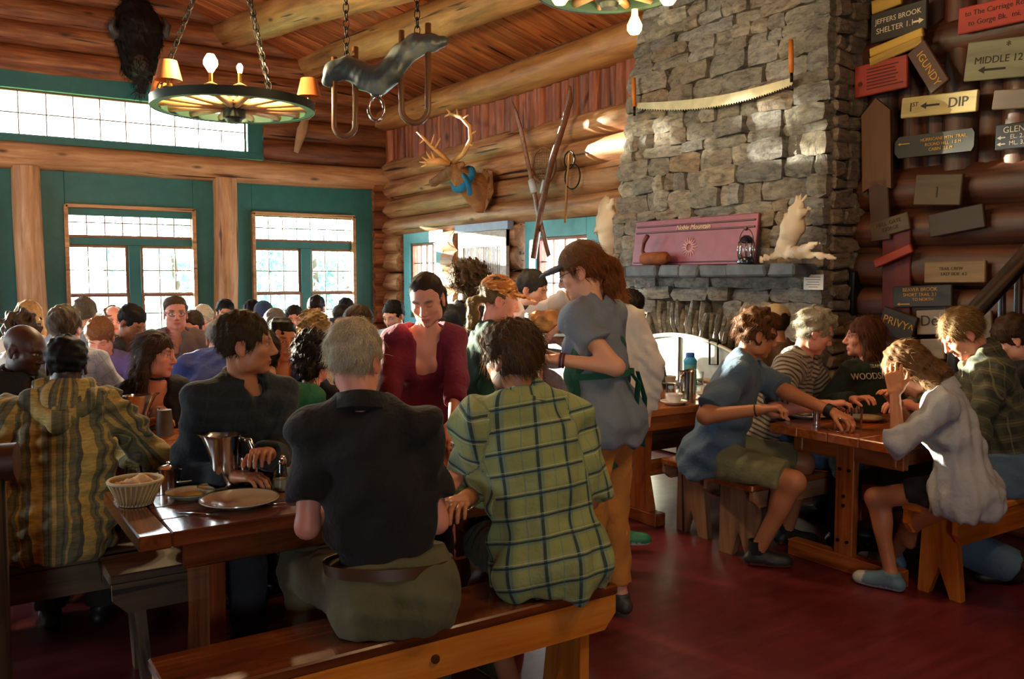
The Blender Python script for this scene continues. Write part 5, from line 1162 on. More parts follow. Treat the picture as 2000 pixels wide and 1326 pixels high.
# small hoof-and-hide rack on the window wall
b0 = onY(592, 250, YW-.2); t = thing('hide_rack', 'small pale mounted deer foot rack on the window wall below the yoke', 'trophy', b0)
b = MB(); b.tube([onY(600, 225, YW-.3)-b0, onY(590, 255, YW-.24)-b0, onY(578, 298, YW-.22)-b0], [.05, .11, .05], 10, fl=.6); ob('hide', b, plain('hide', '#a58058', .9, bump=.4), t, smooth=True)
for s in ((612, 222), (604, 232), (618, 214)): b = MB(); b.tube([onY(603, 232, YW-.3)-b0, onY(*s, YW-.34)-b0], [.02, .008], 6); ob('tine', b, plain('antler', '#c39a62', .5), t, smooth=True)
# caribou
XF = XB-.18; px = lambda x, y, o=0: V3(onX(x, y, XF-o))
M_ant = plain('caribou_antler', '#cf9652', .5, var=.2); c0 = px(930, 370)
zf = lambda p: V3(hx('#b07a4c')[:3]) if p[0] > XF-.47 else V3(hx('#8c6240')[:3])
pr = [cone(px(935, 372, .05), px(905, 352, .3), .2, .13, .06), cone(px(935, 372, .05), px(938, 400, .06), .2, .1, .06), cone(px(905, 350, .3), px(886, 330, .42), .125, .09, .05), cone(px(886, 332, .42), px(848, 356, .5), .085, .05, .04), ell(px(845, 357, .5), I3, (.05, .055, .045), .03), ell(px(900, 322, .38), I3, (.03, .09, .04), .02)]
ct = trophy('caribou_head', 'mounted caribou head wearing a blue knitted scarf on the log wall', 'trophy head', pr, .014, zf, c0)
b = MB(); sh_ = [(935, 326), (962, 335), (964, 375), (946, 415), (928, 400), (922, 350)]; vs = [px(x, y, .0)-c0 for x, y in sh_]+[px(x, y, .05)-c0 for x, y in sh_]; b.add([Vector(v) for v in vs], [tuple(range(6)), tuple(range(6, 12))[::-1]]+[(i, (i+1) % 6, 6+(i+1) % 6, 6+i) for i in range(6)]); ob('shield', b, W_back, ct)
def ant(pts, rs): b = MB(); b.tube([Vector(px(*p)-c0) for p in pts], rs, 8); ob('antler', b, M_ant, ct, smooth=True)
ant([(884, 318, .44), (905, 300, .5), (920, 272, .55), (918, 248, .6), (902, 230, .6), (878, 221, .6)], [.03, .03, .028, .027, .026, .02])
for p in (((905, 232, .6), (915, 224, .62)), ((895, 227, .6), (892, 213, .62)), ((880, 221, .6), (872, 212, .62)), ((880, 222, .6), (868, 228, .6)), ((920, 262, .56), (930, 256, .56)), ((918, 284, .54), (926, 282, .5))): ant(p, [.018, .006])
ant([(878, 318, .5), (862, 302, .6), (842, 285, .72), (826, 268, .8), (814, 258, .84)], [.03, .028, .022, .018, .008])
for p in (((842, 285, .72), (848, 262, .74)), ((850, 290, .68), (860, 270, .7)), ((830, 272, .78), (820, 280, .8))): ant(p, [.016, .006])
ant([(878, 320, .5), (858, 315, .62), (836, 318, .72)], [.03, .05, .05])
for p in (((845, 315, .68), (832, 296, .74)), ((840, 317, .7), (824, 306, .76)), ((836, 318, .72), (819, 316, .78)), ((838, 320, .72), (822, 326, .76)), ((850, 314, .66), (842, 295, .7))): ant(p, [.024, .006])
M_scarf = plain('scarf_knit', '#1f6f96', .95, bump=.9, bsc=40, var=.25)
b = MB(); cN = (V3(px(905, 350, .3))); ax_ = nrm(V3(px(886, 330, .42))-V3(px(935, 372, .05))); R_ = axes(Vector(ax_).orthogonal(), Vector(ax_)); torus(b, Vector(cN-c0), .15, .045, 24, 8, R_); ob('scarf', b, M_scarf, ct, smooth=True)
b = MB(); b.tube([Vector(px(905, 340, .46)-c0), Vector(px(914, 356, .42)-c0), Vector(px(918, 376, .36)-c0)], [.07, .08, .085], 10, fl=.35); ob('scarf_tail', b, M_scarf, ct, smooth=True)
# moose antlers
def mantler(label, segs, base, X, m):
    q = lambda x, y, o: V3(onX(x, y, X-o)); n_ = nrm(V3((1, .25, 0))); pr = []
    for pts in segs: pr += [cone(q(*a[:3]), q(*c[:3]), a[3]*.55, c[3]*.55, .014, n=n_, fl=.26) for a, c in zip(pts, pts[1:])]
    P, Q = grow(pr, .012, (), (.004, .1, 2)); b_ = V3(onX(*base, X)); C = np.repeat(V3(hx('#cbb394')[:3])[None], len(P), 0); C[:] = lerp(C, V3(hx('#8a6a48')[:3]), np.clip(.35+.5*np.sin(P@V3((11, 19, 7))), 0, .6))
    return tag(put('moose_antler', mesh_np('moose_antler', P-b_, Q, [m], True, None, np.concatenate([C, np.ones((len(P), 1))], 1)), None, b_), label, 'antler', None)
M_bone = attrmat('bone', .5, bump=(60, .2, .004))
mantler('broad pale moose antler standing on the right end of the mantel', [[(1487, 506, .05, .05), (1515, 498, .1, .055), (1534, 478, .12, .13), (1548, 445, .14, .17), (1556, 412, .14, .11), (1562, 376, .14, .03)], [(1540, 470, .12, .1), (1546, 430, .13, .11), (1538, 420, .14, .05)], [(1556, 420, .14, .09), (1572, 412, .16, .05), (1588, 402, .18, .02)], [(1562, 400, .14, .04), (1574, 382, .15, .02)], [(1520, 496, .1, .06), (1560, 492, .16, .09), (1590, 478, .2, .05), (1602, 476, .22, .02)], [(1550, 496, .14, .07), (1600, 498, .18, .05), (1630, 504, .2, .035)]], (1540, 500), 5.3, M_bone)
mantler('broad pale moose antler on the log wall left of the chimney', [[(1192, 500, .1, .08), (1188, 470, .12, .2), (1186, 435, .14, .24), (1184, 405, .14, .17), (1186, 384, .14, .05)], [(1186, 410, .14, .1), (1196, 396, .16, .05), (1200, 380, .18, .015)], [(1182, 440, .14, .06), (1168, 425, .18, .03), (1156, 432, .2, .012)], [(1182, 450, .14, .05), (1164, 448, .18, .03), (1158, 462, .2, .012)]], (1188, 450), XB-.3, M_bone)

# ------------------------------------------------------------------ on the log wall: skis, snowshoe, pole, louvred shutter
M_ski = wood('ski', ('#4f2d1c', '#7d4f36', '#a07458'), (.8, 8, 8), .4, .1, knots=False, crack=False)
def ski(label, pts, wb):
    b0 = onX(*pts[len(pts)//2][:2], XB-.24); t = thing('ski', label, 'ski', b0); b = MB()
    b.tube([onX(x, y, XB-.2-o)-b0 for x, y, o in pts], [.012]+[.034]*(len(pts)-1), 8, fl=.5)
    ob('board', b, M_ski, t, smooth=True); b = MB(); a, c = [onX(x, y, XB-.26)-b0 for x, y in wb]; b.tube([a, c], [.042, .042], 8); ob('binding', b, plain('binding', '#c9cfd4', .4), t, smooth=True)
ski('long brown wooden ski crossing from upper left, tip at the slats', [(1000, 198, .16), (1008, 222, .1), (1018, 256, .06), (1036, 340, .04), (1052, 420, .06), (1072, 500, .1)], [(1038, 352), (1044, 376)])
ski('long brown wooden ski crossing from upper right, tip by the chimney', [(1113, 168, .16), (1113, 196, .1), (1102, 238, .08), (1076, 320, .08), (1056, 410, .1), (1042, 505, .12)], [(1066, 352), (1061, 378)])
b0 = onX(1063, 315, XB-.2); t = thing('snowshoe', 'webbed wooden snowshoe hung between the crossed skis', 'snowshoe', b0)
b = MB(); P = [onX(1063+22*math.sin(a)*(1 if a < math.pi else 1), 322-34*math.cos(a)-(4 if False else 0), XB-.19)-b0 for a in np.linspace(0, 2*math.pi, 25)]; b.tube(P, .014, 6, cap=False); b.tube([onX(1063, 354, XB-.19)-b0, onX(1062, 380, XB-.19)-b0], .016, 6); ob('frame', b, M_ski, t, smooth=True)
b = MB()
for i in range(-4, 5): x = i*4.6; h = 33*math.sqrt(max(0, 1-(x/22)**2)); b.tube([onX(1063+x, 322-h, XB-.19)-b0, onX(1063+x, 322+h, XB-.19)-b0], .004, 4)
for i in range(-6, 7): y = i*5; w_ = 21*math.sqrt(max(0, 1-(y/34)**2)); b.tube([onX(1063-w_, 322+y, XB-.19)-b0, onX(1063+w_, 322+y, XB-.19)-b0], .004, 4)
ob('webbing', b, plain('rawhide', '#8c6a4a', .7), t, smooth=True)
b0 = onX(1108, 360, XB-.2); t = thing('ski_pole', 'thin bamboo ski pole with a ring basket beside the skis', 'ski pole', b0)
b = MB(); b.tube([onX(1113, 300, XB-.24)-b0, onX(1108, 350, XB-.22)-b0, onX(1104, 435, XB-.2)-b0], .014, 8); ob('shaft', b, plain('bamboo', '#a8763f', .5), t, smooth=True)
b = MB(); torus(b, onX(1118, 345, XB-.22)-b0, .13, .008, 24, 6, RY(90)); torus(b, onX(1112, 312, XB-.22)-b0, .09, .008, 24, 6, RY(90)); ob('basket', b, M_black, t, smooth=True)
b0 = onX(945, 520, XB-.16); t = thing('shutter', 'grey wooden shutter panel with diagonal slats between the two side windows', 'shutter', b0); M_gw = wood('grey_wood', ('#8f8078', '#b5a89e', '#d0c6bf'), (1, 10, 10), .6, .1, knots=False, rv=.05, crack=False)
A0 = onX(898, 455, XB-.16); A1 = onX(992, 448, XB-.16); wS = abs(A0.y-A1.y); hS = 1.35; zt_ = (A0.z+A1.z)/2
def sb(nm, y0, y1, z0, z1, th=.05, m=M_gw, R=None): b = MB(); b.box((0, 0, 0), (th, abs(y1-y0), abs(z1-z0)), ch=.004); put(nm, b.mesh(nm, m), t, Vector((XB-.16, (y0+y1)/2, (z0+z1)/2))-b0, R)
ya, yb2 = A0.y, A1.y
sb('stile', ya, ya-.13, zt_-hS, zt_); sb('stile', yb2+.13, yb2, zt_-hS, zt_); sb('rail', ya, yb2, zt_-.2, zt_, .055); sb('rail', ya, yb2, zt_-hS, zt_-hS+.12, .055); sb('header', ya+.06, yb2-.06, zt_, zt_+.1, .09, plain('header_blue', '#8795b0', .5))
sb('backing', ya-.13, yb2+.13, zt_-hS+.1, zt_-.2, .015, plain('shutter_back', '#6a5c54', .7))
for i in range(22):
    y = ya-.13-(wS-.26)*(i+.5)/22; sb('slat', y+.012, y-.012, zt_-hS+.1, zt_-.2, .03, M_gw)

# ------------------------------------------------------------------ chimney: saw, fire screen, mantel things
XS = XC-.1; b0 = onX(1395, 195, XS); t = thing('crosscut_saw', 'long two-man crosscut saw with orange handles on the chimney stones', 'saw', b0)
up_ = [(1241+(1548-1241)*u, 205-50*u+12*math.sin(math.pi*u)-4) for u in np.linspace(0, 1, 25)]; vs = []
for i, (x, y) in enumerate(up_):
    u = i/24; hpx = 9+16*math.sin(math.pi*u)**.7*.55+u*4
    for o in (.004, -.004): vs += [onX(x, y, XS-o)-b0, onX(x, y+hpx, XS-o)-b0]
b = MB(); b.add(vs, [f for i in range(24) for f in ((i*4, i*4+4, i*4+5, i*4+1), (i*4+2, i*4+3, i*4+7, i*4+6), (i*4, i*4+2, i*4+6, i*4+4), (i*4+1, i*4+5, i*4+7, i*4+3))]); ob('blade', b, plain('saw_steel', '#b4ab8c', .45, .35, var=.2), t, smooth=30)
b = MB()
for i in range(62):
    u = (i+.5)/62; x = 1241+307*u; y = 205-50*u+12*math.sin(math.pi*u)-4+9+16*math.sin(math.pi*u)**.7*.55+u*4; a0_ = [onX(x-2, y-1, XS)-b0, onX(x+2, y-1, XS)-b0, onX(x, y+3, XS)-b0]; b.add([v+Vector((-.003, 0, 0)) for v in a0_]+[v+Vector((.003, 0, 0)) for v in a0_], [(0, 1, 2), (5, 4, 3), (0, 3, 4, 1), (1, 4, 5, 2), (2, 5, 3, 0)])
o = ob('saw_tooth', b, plain('saw_steel', '#b4ab8c', .45, .35), t); o['kind'] = 'stuff'
for (x, y0, y1) in ((1238, 152, 208), (1545, 78, 142)):
    b = MB(); b.tube([onX(x, y0, XS-.02)-b0, onX(x, (y0+y1)/2, XS-.02)-b0, onX(x+1, y1, XS-.02)-b0], [.016, .02, .016], 8); h_ = ob('handle', b, plain('handle_orange', '#c4702c', .45), t, smooth=True)
    b = MB(); b.tube([onX(x+1, y1, XS-.015)-b0, onX(x+1, y1+18, XS-.015)-b0], .012, 6); ob('handle_bolt', b, M_black, t, smooth=True)
# fire screen
fs = thing('fire_screen', 'pale arched metal fire screen with a handle closing the fireplace', 'fire screen', (XC-.1, AY, 0)); M_scr = plain('screen_enamel', '#c9cabc', .42, .25, var=.15)
poly = [(-AH+.02, .02)]+[(u, arch(AY+u)) for u in np.linspace(-AH+.02, AH-.02, 25)]+[(AH-.02, .02)]
b = MB(); b.prism([(x, z) for x, z in poly], .015, R=axes((0, 1, 0), (1, 0, 0))); ob('panel', b, M_scr, fs)
b = MB(); b.tube([(-.02, u, arch(AY+u)) for u in np.linspace(-AH+.02, AH-.02, 25)], .018, 8); ob('rim', b, M_scr, fs, smooth=True)
b = MB(); b.tube([(-.015, -AH+.05, .62), (-.015, AH-.05, .62)], .012, 6); b.tube([(-.015, 0, .02), (-.015, 0, 1.03)], .01, 6); ob('bar', b, plain('screen_bar', '#5a5c58', .5, .5), fs, smooth=True)
hp_ = [(1386, 664), (1402, 664), (1402, 712), (1386, 712)]; hb = onX(1394, 690, XC-.13)
b = MB(); b.tube([onX(x, y, XC-.13)-fs.location for x, y in hp_+hp_[:1]], .009, 6, cap=False); ob('handle', b, M_black, fs, smooth=True)
zM = 1.645
# tailgate panel
pL, pR = onX(1231, 523, 5.27), onX(1470, 515, 5.27); wT = abs(pL.y-pR.y); hT = .40
t = thing('tailgate_panel', 'maroon metal tailgate panel with pale script standing on the mantel', 'panel', (5.30, (pL.y+pR.y)/2, zM), axes((0, -1, 0), (-1, 0, .12)))
M_mar = plain('maroon_paint', '#7d3d4d', .4, .1, var=.12, bump=.1, bsc=8); M_mard = plain('maroon_dark', '#4e2028', .5)
b = MB(); b.box((0, hT/2, 0), (wT, hT, .03), ch=.006); ob('plate', b, M_mar, t)
for y0, y1 in ((.02, .03), (hT-.06, hT-.045), (hT-.115, hT-.10)): b = MB(); b.box((0, (y0+y1)/2, .018), (wT-.05, y1-y0, .012), ch=.003); ob('rib', b, M_mard, t)
def text(body, size, parent, loc, m, R=None, ex=.001, al='CENTER', name='lettering', shear=0):
    c = bpy.data.curves.new(name, 'FONT'); c.body = body; c.size = size; c.extrude = ex; c.align_x = al; c.align_y = 'CENTER'; c.materials.append(m); c.shear = shear; c.resolution_u = 3
    return put(name, c, parent, loc, R)
M_cream = plain('lettering_cream', '#cdb896', .7); M_gold = plain('lettering_gold', '#b98a2e', .7); M_ink = plain('lettering_ink', '#2b2414', .8); M_white = plain('lettering_white', '#b9b4a8', .7)
text('Noble Mountain', .06, t, (.02, hT-.082, .022), M_cream, None, .001, shear=.3)
b = MB()
for i in range(16): a = math.radians(22.5*i); b.tube([(.03*math.cos(a), .15+.03*math.sin(a), .018), (.085*math.cos(a), .15+.085*math.sin(a), .018)], [.009, .003], 5)
torus(b, (0, .15, .018), .035, .006, 18, 5); ob('flower_emblem', b, plain('emblem', '#b98d92', .6), t)
for x, y in ((wT*.42, hT-.12), (wT*.4, .06)): b = MB(); b.tube([(x, y, .01), (x, y, .03)], .016, 10); ob('bolt', b, M_mard, t)
bL = onX(1280, 518, 5.2); t = thing('bark_basket', 'round brown bark basket with a curved handle on the mantel', 'basket', (5.2, bL.y, zM))
b = MB(); b.tube([(0, .17, .06), (0, .14, .06), (0, -.12, .06), (0, -.16, .06)], [.04, .055, .058, .03], 14); ob('body', b, plain('bark_brown', '#7a3f17', .8, bump=1, bsc=30, var=.35), t, smooth=50)
b = MB(); b.tube([(0, .13, .08), (0, .17, .13), (0, .15, .2), (0, .10, .26)], [.016, .018, .018, .02], 8); ob('handle', b, plain('handle_maroon', '#5a201c', .5), t, smooth=True)
bL = onX(1457, 512, 5.2); t = thing('lantern', 'small dark blue lantern with a chrome guard on the mantel', 'lantern', (5.2, bL.y, zM))
b = MB(); b.lathe([(.001, 0), (.065, 0), (.07, .015), (.06, .05), (.055, .055)], 20); ob('base', b, plain('lantern_blue', '#121a2c', .25, .2, coat=.5), t); b = MB(); b.lathe([(.055, .16), (.06, .165), (.045, .2), (.02, .22), (.001, .22)], 20); ob('hood', b, plain('lantern_blue', '#121a2c', .25, .2, coat=.5), t)
b = MB(); b.lathe([(.05, .052), (.056, .1), (.05, .165)], 16); ob('globe', b, M_glass, t, smooth=True)
b = MB(); [b.tube([(.06*math.cos(a), .06*math.sin(a), .05), (.064*math.cos(a), .064*math.sin(a), .11), (.058*math.cos(a), .058*math.sin(a), .17)], .005, 5) for a in np.linspace(0, 2*math.pi, 9)[:-1]]; ob('guard', b, M_chrome, t, smooth=True)
b = MB(); b.tube([(0, .06, .16)]+[(-.0, .07*math.cos(a), .17+.1*math.sin(a)) for a in np.linspace(0, math.pi, 9)]+[(0, -.06, .16)], .003, 5); ob('bail', b, M_black, t, smooth=True)
pc = onX(1589, 551, XC-.09); t = thing('paper_notice', 'white printed paper notice on the chimney under the mantel', 'notice', pc, axes((0, -1, 0), (-1, 0, 0)))
b = MB(); b.box((0, 0, 0), (.17, .11, .004), ch=0); ob('sheet', b, plain('paper', '#d6cfc6', .8, var=.04, bump=.5, bsc=20), t)
for i, (w_) in enumerate((.12, .13, .1, .12, .08)): b = MB(); b.box((-.005*(i % 2), .036-.018*i, .003), (w_, .005, .001), ch=0); ob('print_line', b, plain('print_grey', '#77706a', .8), t)
pc = onY(1677, 572, YR-.03); b = MB(); b.box((0, 0, 0), (.2, .05, .33), ch=.01); tag(ob('vent_box', b, plain('vent_dark', '#0b1016', .5), None, (pc.x, YR-.03, pc.z)), 'dark upright slot set in the shaded side of the chimney', 'vent')

# ------------------------------------------------------------------ trail signs on the right wall
def sign(label, pl, pr_, h, col, lines=(), poly=None, off=.0, th=.03, cat='sign', wd=None, name='trail_sign', grain=True, lm=None):
    X = XB-.2-off; A, B = onX(*pl, X), onX(*pr_, X); L = (B-A).length; c = (A+B)/2; hm = h*(c-Vector((0, 0, CAMH))).dot(fw)/FPX
    t = thing(name, label, cat, c, axes(B-A, (-1, 0, 0))); m = wood('board_'+col, (tuple(x*.6 for x in hx(col)[:3])+(1,), hx(col), tuple(min(1, x*1.25) for x in hx(col)[:3])+(1,)), (1, 9, 9), .65, .12, knots=False, rv=.03, crack=False)
    b = MB()
    if poly: b.prism([(x*L/2, y*hm/2) for x, y in poly], th)
    else: b.box((0, 0, 0), (L, hm, th), ch=.006)
    ob('board', b, m, t)
    for (s, sz, x, y, lmm) in lines: text(s, sz*hm, t, (x*L/2, y*hm/2, th/2+.001), lmm)
    return t, L, hm, th
def arrow(S_, x0, x1, y, m, w_=.01):
    t, L, hm, th = S_; b = MB(); d = 1 if x1 > x0 else -1; x0, x1, y = x0*L/2, x1*L/2, y*hm/2
    b.box(((x0+x1)/2, y, th/2+.001), (abs(x1-x0), w_, .002), ch=0); b.prism([(x1, y+w_*1.6), (x1+d*w_*3, y), (x1, y-w_*1.6)][::-1 if d > 0 else 1], .002, c=(0, 0, th/2+.001)); ob('arrow', b, m, t)
def grooves(S_, n, x0, x1, m):
    t, L, hm, th = S_
    for i in range(n): b = MB(); w_ = (x1-x0)*rnd.uniform(.75, 1); b.box(((x0+w_/2)*L/2, (.62-1.24*i/(n-1))*hm/2, th/2+.001), (w_*L/2, hm*.035, .002), ch=0); ob('print_line', b, m, t)
sign('yellow board cut off by the top edge above the dark shelter sign', (1704, 16), (1762, -6), 26, '#a9842e')
S1 = sign('dark board with pale lettering naming a shelter', (1703, 58), (1812, 28), 58, '#2c2418', (('JEFFERS BROOK', .24, 0, .35, M_cream), ('SHELTER 1.1', .26, -.1, -.3, M_cream))); arrow(S1, .55, .75, -.3, M_cream, .012)
sign('yellow slat, upper of the two on the slant', (1700, 104), (1804, 62), 17, '#b58d33', off=.03); sign('yellow slat, lower of the two on the slant', (1700, 122), (1803, 78), 17, '#ab842f', off=.03)
S2 = sign('brick-red board with fine dark printing under the yellow slats', (1671, 162), (1774, 138), 62, '#8e2a14', off=.02); grooves(S2, 7, -.5, .9, plain('print_dark', '#4a160c', .8)); b = MB(); b.tube([(-.38*S2[1], -.1*S2[2], .015), (-.38*S2[1], -.1*S2[2], .018)], .018, 12); ob('seal', b, plain('print_dark', '#4a160c', .8), S2[0])
sign('brown slanting board with orange letters beside the brick-red board', (1790, 92), (1838, 170), 42, '#4a2716', (('IGUNDY', .5, .1, 0, M_gold),), off=.05)
sign('bright red board with dark script in the upper right corner', (1873, 43), (2030, 8), 52, '#a82c1b', (('to The Carriage Road', .28, .02, .4, M_ink), ('to Gorge Bk.  mi.', .28, -.05, -.35, M_ink)))
S3 = sign('pale grey board reading middle twelve with an arrow', (1888, 122), (2040, 106), 76, '#7d7860', (('MIDDLE 12', .26, -.12, -.02, M_ink), ('*', .3, .1, .6, M_ink))); arrow(S3, .1, -.45, -.5, M_ink, .014)
S4 = sign('cream board reading first dip with an arrow', (1762, 212), (1911, 196), 40, '#b09a62', (('1', .62, -.72, -.05, M_ink), ('ST', .3, -.6, .22, M_ink), ('DIP', .66, .52, 0, M_ink))); arrow(S4, .05, -.3, 0, M_ink, .014)
sign('tall pointed brown board, tip upward, beside the chimney', (1714, 372), (1712, 192), 62, '#5e3a1a', poly=[(-1, -1), (.68, -1), (1, 0), (.68, 1), (-1, 1), (-.85, 0)])
sign('narrow dark board below the tall pointed board', (1722, 470), (1716, 352), 42, '#43220f')
S5 = sign('dark rounded board with faint text beneath the cream dip board', (1750, 290), (1905, 272), 42, '#231e12', (('HURRICANE MTN. TRAIL', .2, .25, .45, M_gold), ('ROUND HILL  1.5 M', .2, .25, -.02, M_gold), ('CABIN  2.0 M', .2, .2, -.48, M_gold)), poly=[(-1, -.5), (-.9, -1), (.94, -1), (1, -.6), (1, .6), (.94, 1), (-.9, 1), (-1, .5)]); arrow(S5, -.6, -.85, .3, M_gold, .006)
sign('plain weathered board at the right edge under the grey board', (1941, 196), (2040, 190), 38, '#4a3418')
S6 = sign('navy board with white letters reading glen', (1946, 270), (2040, 258), 50, '#22242e', (('GLEN', .34, -.2, .5, M_white), ('EL. 2.5', .24, .0, -.05, M_white), ('ML. 3.1', .24, .0, -.55, M_white))); arrow(S6, -.55, -.75, -.05, M_white, .008); arrow(S6, -.55, -.75, -.55, M_white, .008)
sign('square tan board with a dark upright mark', (1788, 371), (1880, 370), 60, '#4f3a1c', (('I', .5, 0, -.2, M_ink),))
sign('dark slanting board below the square tan board', (1816, 442), (1924, 420), 46, '#33200f')
S7 = sign('small tan slanting board with carved letters near the chimney', (1702, 452), (1777, 430), 34, '#5c4423', (('HELL  GATE', .3, 0, .35, M_ink), ('GORGE', .3, .05, -.35, M_ink)))
sign('narrow dark red upright board behind the slanting signs', (1752, 625), (1752, 440), 60, '#5a1410', off=-.03)
sign('bright orange-red slanting slat near the chimney', (1709, 516), (1782, 484), 17, '#8e2c14', off=.04)
S8 = sign('pale board with small worn print right of the dark red upright board', (1807, 532), (1927, 530), 42, '#7a6038', (('TRAIL CREW', .2, -.1, .3, M_ink), ('EAST SIDE  4.2', .2, 0, -.2, M_ink)))
S9 = sign('dark board with orange lettering and an arrow above the privy sign', (1746, 580), (1861, 577), 42, '#2a2422', (('BEAVER BROOK', .24, -.05, .62, M_gold), ('SHORT TRAIL 3.1', .22, -.05, .15, M_gold), ('TO NORTH', .2, .05, -.3, M_gold))); arrow(S9, -.4, -.75, -.7, M_gold, .007)
sign('dark slanting board reading privy in yellow with an arrow', (1722, 622), (1787, 646), 52, '#24180f', (('PRIVY', .42, -.1, .1, M_gold), ('^', .5, .8, .0, M_gold)), off=.03)
sign('white board with dark script starting with a capital D', (1792, 630), (1872, 628), 48, '#8d8070', (('Deer', .62, -.05, .1, M_ink),)); sign('small white board below the white script board', (1800, 682), (1846, 681), 40, '#8a7d6c'); sign('pale board beyond the stair rail', (1890, 640), (1940, 638), 62, '#75685a')

# ------------------------------------------------------------------ stair rail, left-hand railing
t = thing('stair_rail', 'dark peeled log stair rail slanting up at the right edge', 'stair rail', at(1900, 780, 4.95)); o0 = t.location.copy()
M_rail = wood('rail_dark', ('#15110f', '#2e2622', '#6d4526'), (.8, 7, 7), .35, .2, rv=.05)
log('handrail', at(1868, 640, 4.95)-o0, at(2090, 402, 4.95)-o0, .052, .056, M_rail, t)
log('newel', at(1873, 640, 4.98)-o0, at(1876, 1000, 4.98)-o0, .05, .06, M_rail, t)
for x, y0, y1 in ((1958, 548, 900), (1990, 512, 900), (2030, 470, 900)): log('baluster', at(x, y0, 5.02)-o0, at(x+3, y1, 5.02)-o0, .022, .024, M_rail, t)
pz = at(-52, 880, 2.75); t = thing('log_railing', 'dark log railing with a post at the lower left corner', 'railing', (pz.x, pz.y, 0))
log('post', (0, 0, 0), (0, 0, pz.z-.02), .1, .095, W_oldb, t); log('rail', (-1.2, .35, pz.z-.08), (.12, -.02, pz.z-.05), .06, .06, W_dark, t)

# ------------------------------------------------------------------ tableware
M_china = plain('china', '#cfc0a0', .22, coat=.4, var=.04); M_white_c = plain('white_china', '#dcd6cb', .22, coat=.4, var=.03); M_green = plain('china_rim', '#3f5f3a', .4)
def lat(name, label, cat, prof, m, loc, group=None, n=28, parent=None, smooth=35):
    b = MB(); b.lathe(prof, n); o = ob(name, b, m, parent, loc, smooth=smooth); return tag(o, label, cat, group) if label else o
def plate(label, loc, r=.13, m=None, rim=True, group=None):
    t = thing('plate', label, 'plate', loc, None, group); m = m or M_china
    b = MB(); b.lathe([(.001, .006), (r*.55, .006), (r*.68, .012), (r, .026), (r*1.005, .022), (r*.66, .002), (r*.5, 0), (.001, 0)], 36); ob('dish', b, m, t, smooth=35)
    if rim: b = MB(); torus(b, (0, 0, .0245), r*.985, .0022, 36, 5); ob('rim_line', b, M_green, t, smooth=True)
    return t
def bowl(label, loc, r=.07, m=None, group=None, h=.05, cat='bowl'):
    return lat('bowl', label, cat, [(.001, .006), (r*.5, .008), (r*.85, h*.6), (r*.96, h), (r, h), (r*.9, h*.55), (r*.55, 0), (.001, 0)], m or M_white_c, loc, group)
def glass_(label, loc, r=.034, h=.11, m=None, flip=False):
    pf = [(.001, .006), (r*.8, .006), (r*.98, h), (r, h), (r*.85, 0), (.001, 0)]
    if flip: pf = [(a, h-z) for a, z in pf]
    return lat('drinking_glass', label, 'glass', pf, m or M_glass, loc, None, 20)
def pitcher(label, loc, r, h, ang, m=None, handle=True):
    t = thing('pitcher', label, 'pitcher', loc, RZ(ang)); m = m or M_steel
    b = MB(); b.lathe([(.001, 0), (r*.88, 0), (r*.92, .01), (r*.9, h*.55), (r*.98, h*.93), (r*1.05, h), (r*1.02, h), (r*.94, h*.93), (r*.86, h*.5), (r*.86, .01), (.001, .008)], 32)
    for i, v in enumerate(b.v):
        if v[2] > h*.6: k = max(0, -v[0]/r-.55)*((v[2]/h-.6)/.4)**1.5; b.v[i] = (v[0]-k*.11, v[1]*(1-k*.4), v[2]+k*.018)
    ob('body', b, m, t, smooth=50)
    if handle: b = MB(); b.tube([(r*.95, 0, h*.9), (r*1.45, 0, h*.88), (r*1.65, 0, h*.7), (r*1.5, 0, h*.42), (r*.9, 0, h*.3)], [.007, .008, .008, .008, .007], 8, fl=1.6); ob('handle', b, m, t, smooth=True)
    return t
T1 = lambda x, y: onZ(x, y, .75)
def cutlery(name, label, loc, ang, kind):
    t = thing(name, label, name, loc, RZ(ang)); b = MB(); b.tube([(-.09, 0, .004), (-.02, 0, .005), (.03, 0, .006)], [.006, .004, .0035], 6, fl=.5); ob('handle', b, M_chrome, t, smooth=True); b = MB()
    if kind == 'fork':
        b.box((.05, 0, .006), (.035, .02, .002), ch=0)
        for k in range(4): b.box((.082, -.0075+.005*k, .007), (.04, .0022, .002), ch=0)
        ob('tines', b, M_chrome, t)
    else: b.box((.08, 0, .005), (.11, .016, .0016), ch=0); ob('blade', b, M_chrome, t)
    return t
bk = T1(266, 985); t = thing('bread_basket', 'small wicker bread basket at the corner of the varnished table', 'basket', bk)
b = MB(); b.lathe([(.001, .004), (.05, .004), (.062, .03), (.088, .085), (.084, .085), (.058, .03), (.001, .01)], 30); ob('bowl', b, plain('wicker', '#a78a5c', .8, bump=1, bsc=90, var=.3), t)
for i in range(30): a = 2*math.pi*i/30; b = MB(); b.tube([(.053*math.cos(a), .053*math.sin(a), .004), (.064*math.cos(a+.1), .064*math.sin(a+.1), .032), (.09*math.cos(a+.2), .09*math.sin(a+.2), .085)], .0042, 5); ob('cane', b, plain('cane', '#b39a6a', .7), t, smooth=True)
b = MB(); torus(b, (0, 0, .087), .089, .006, 30, 6); torus(b, (0, 0, .006), .052, .005, 30, 6); ob('rim', b, plain('cane_rim', '#c0ae86', .7), t, smooth=True)
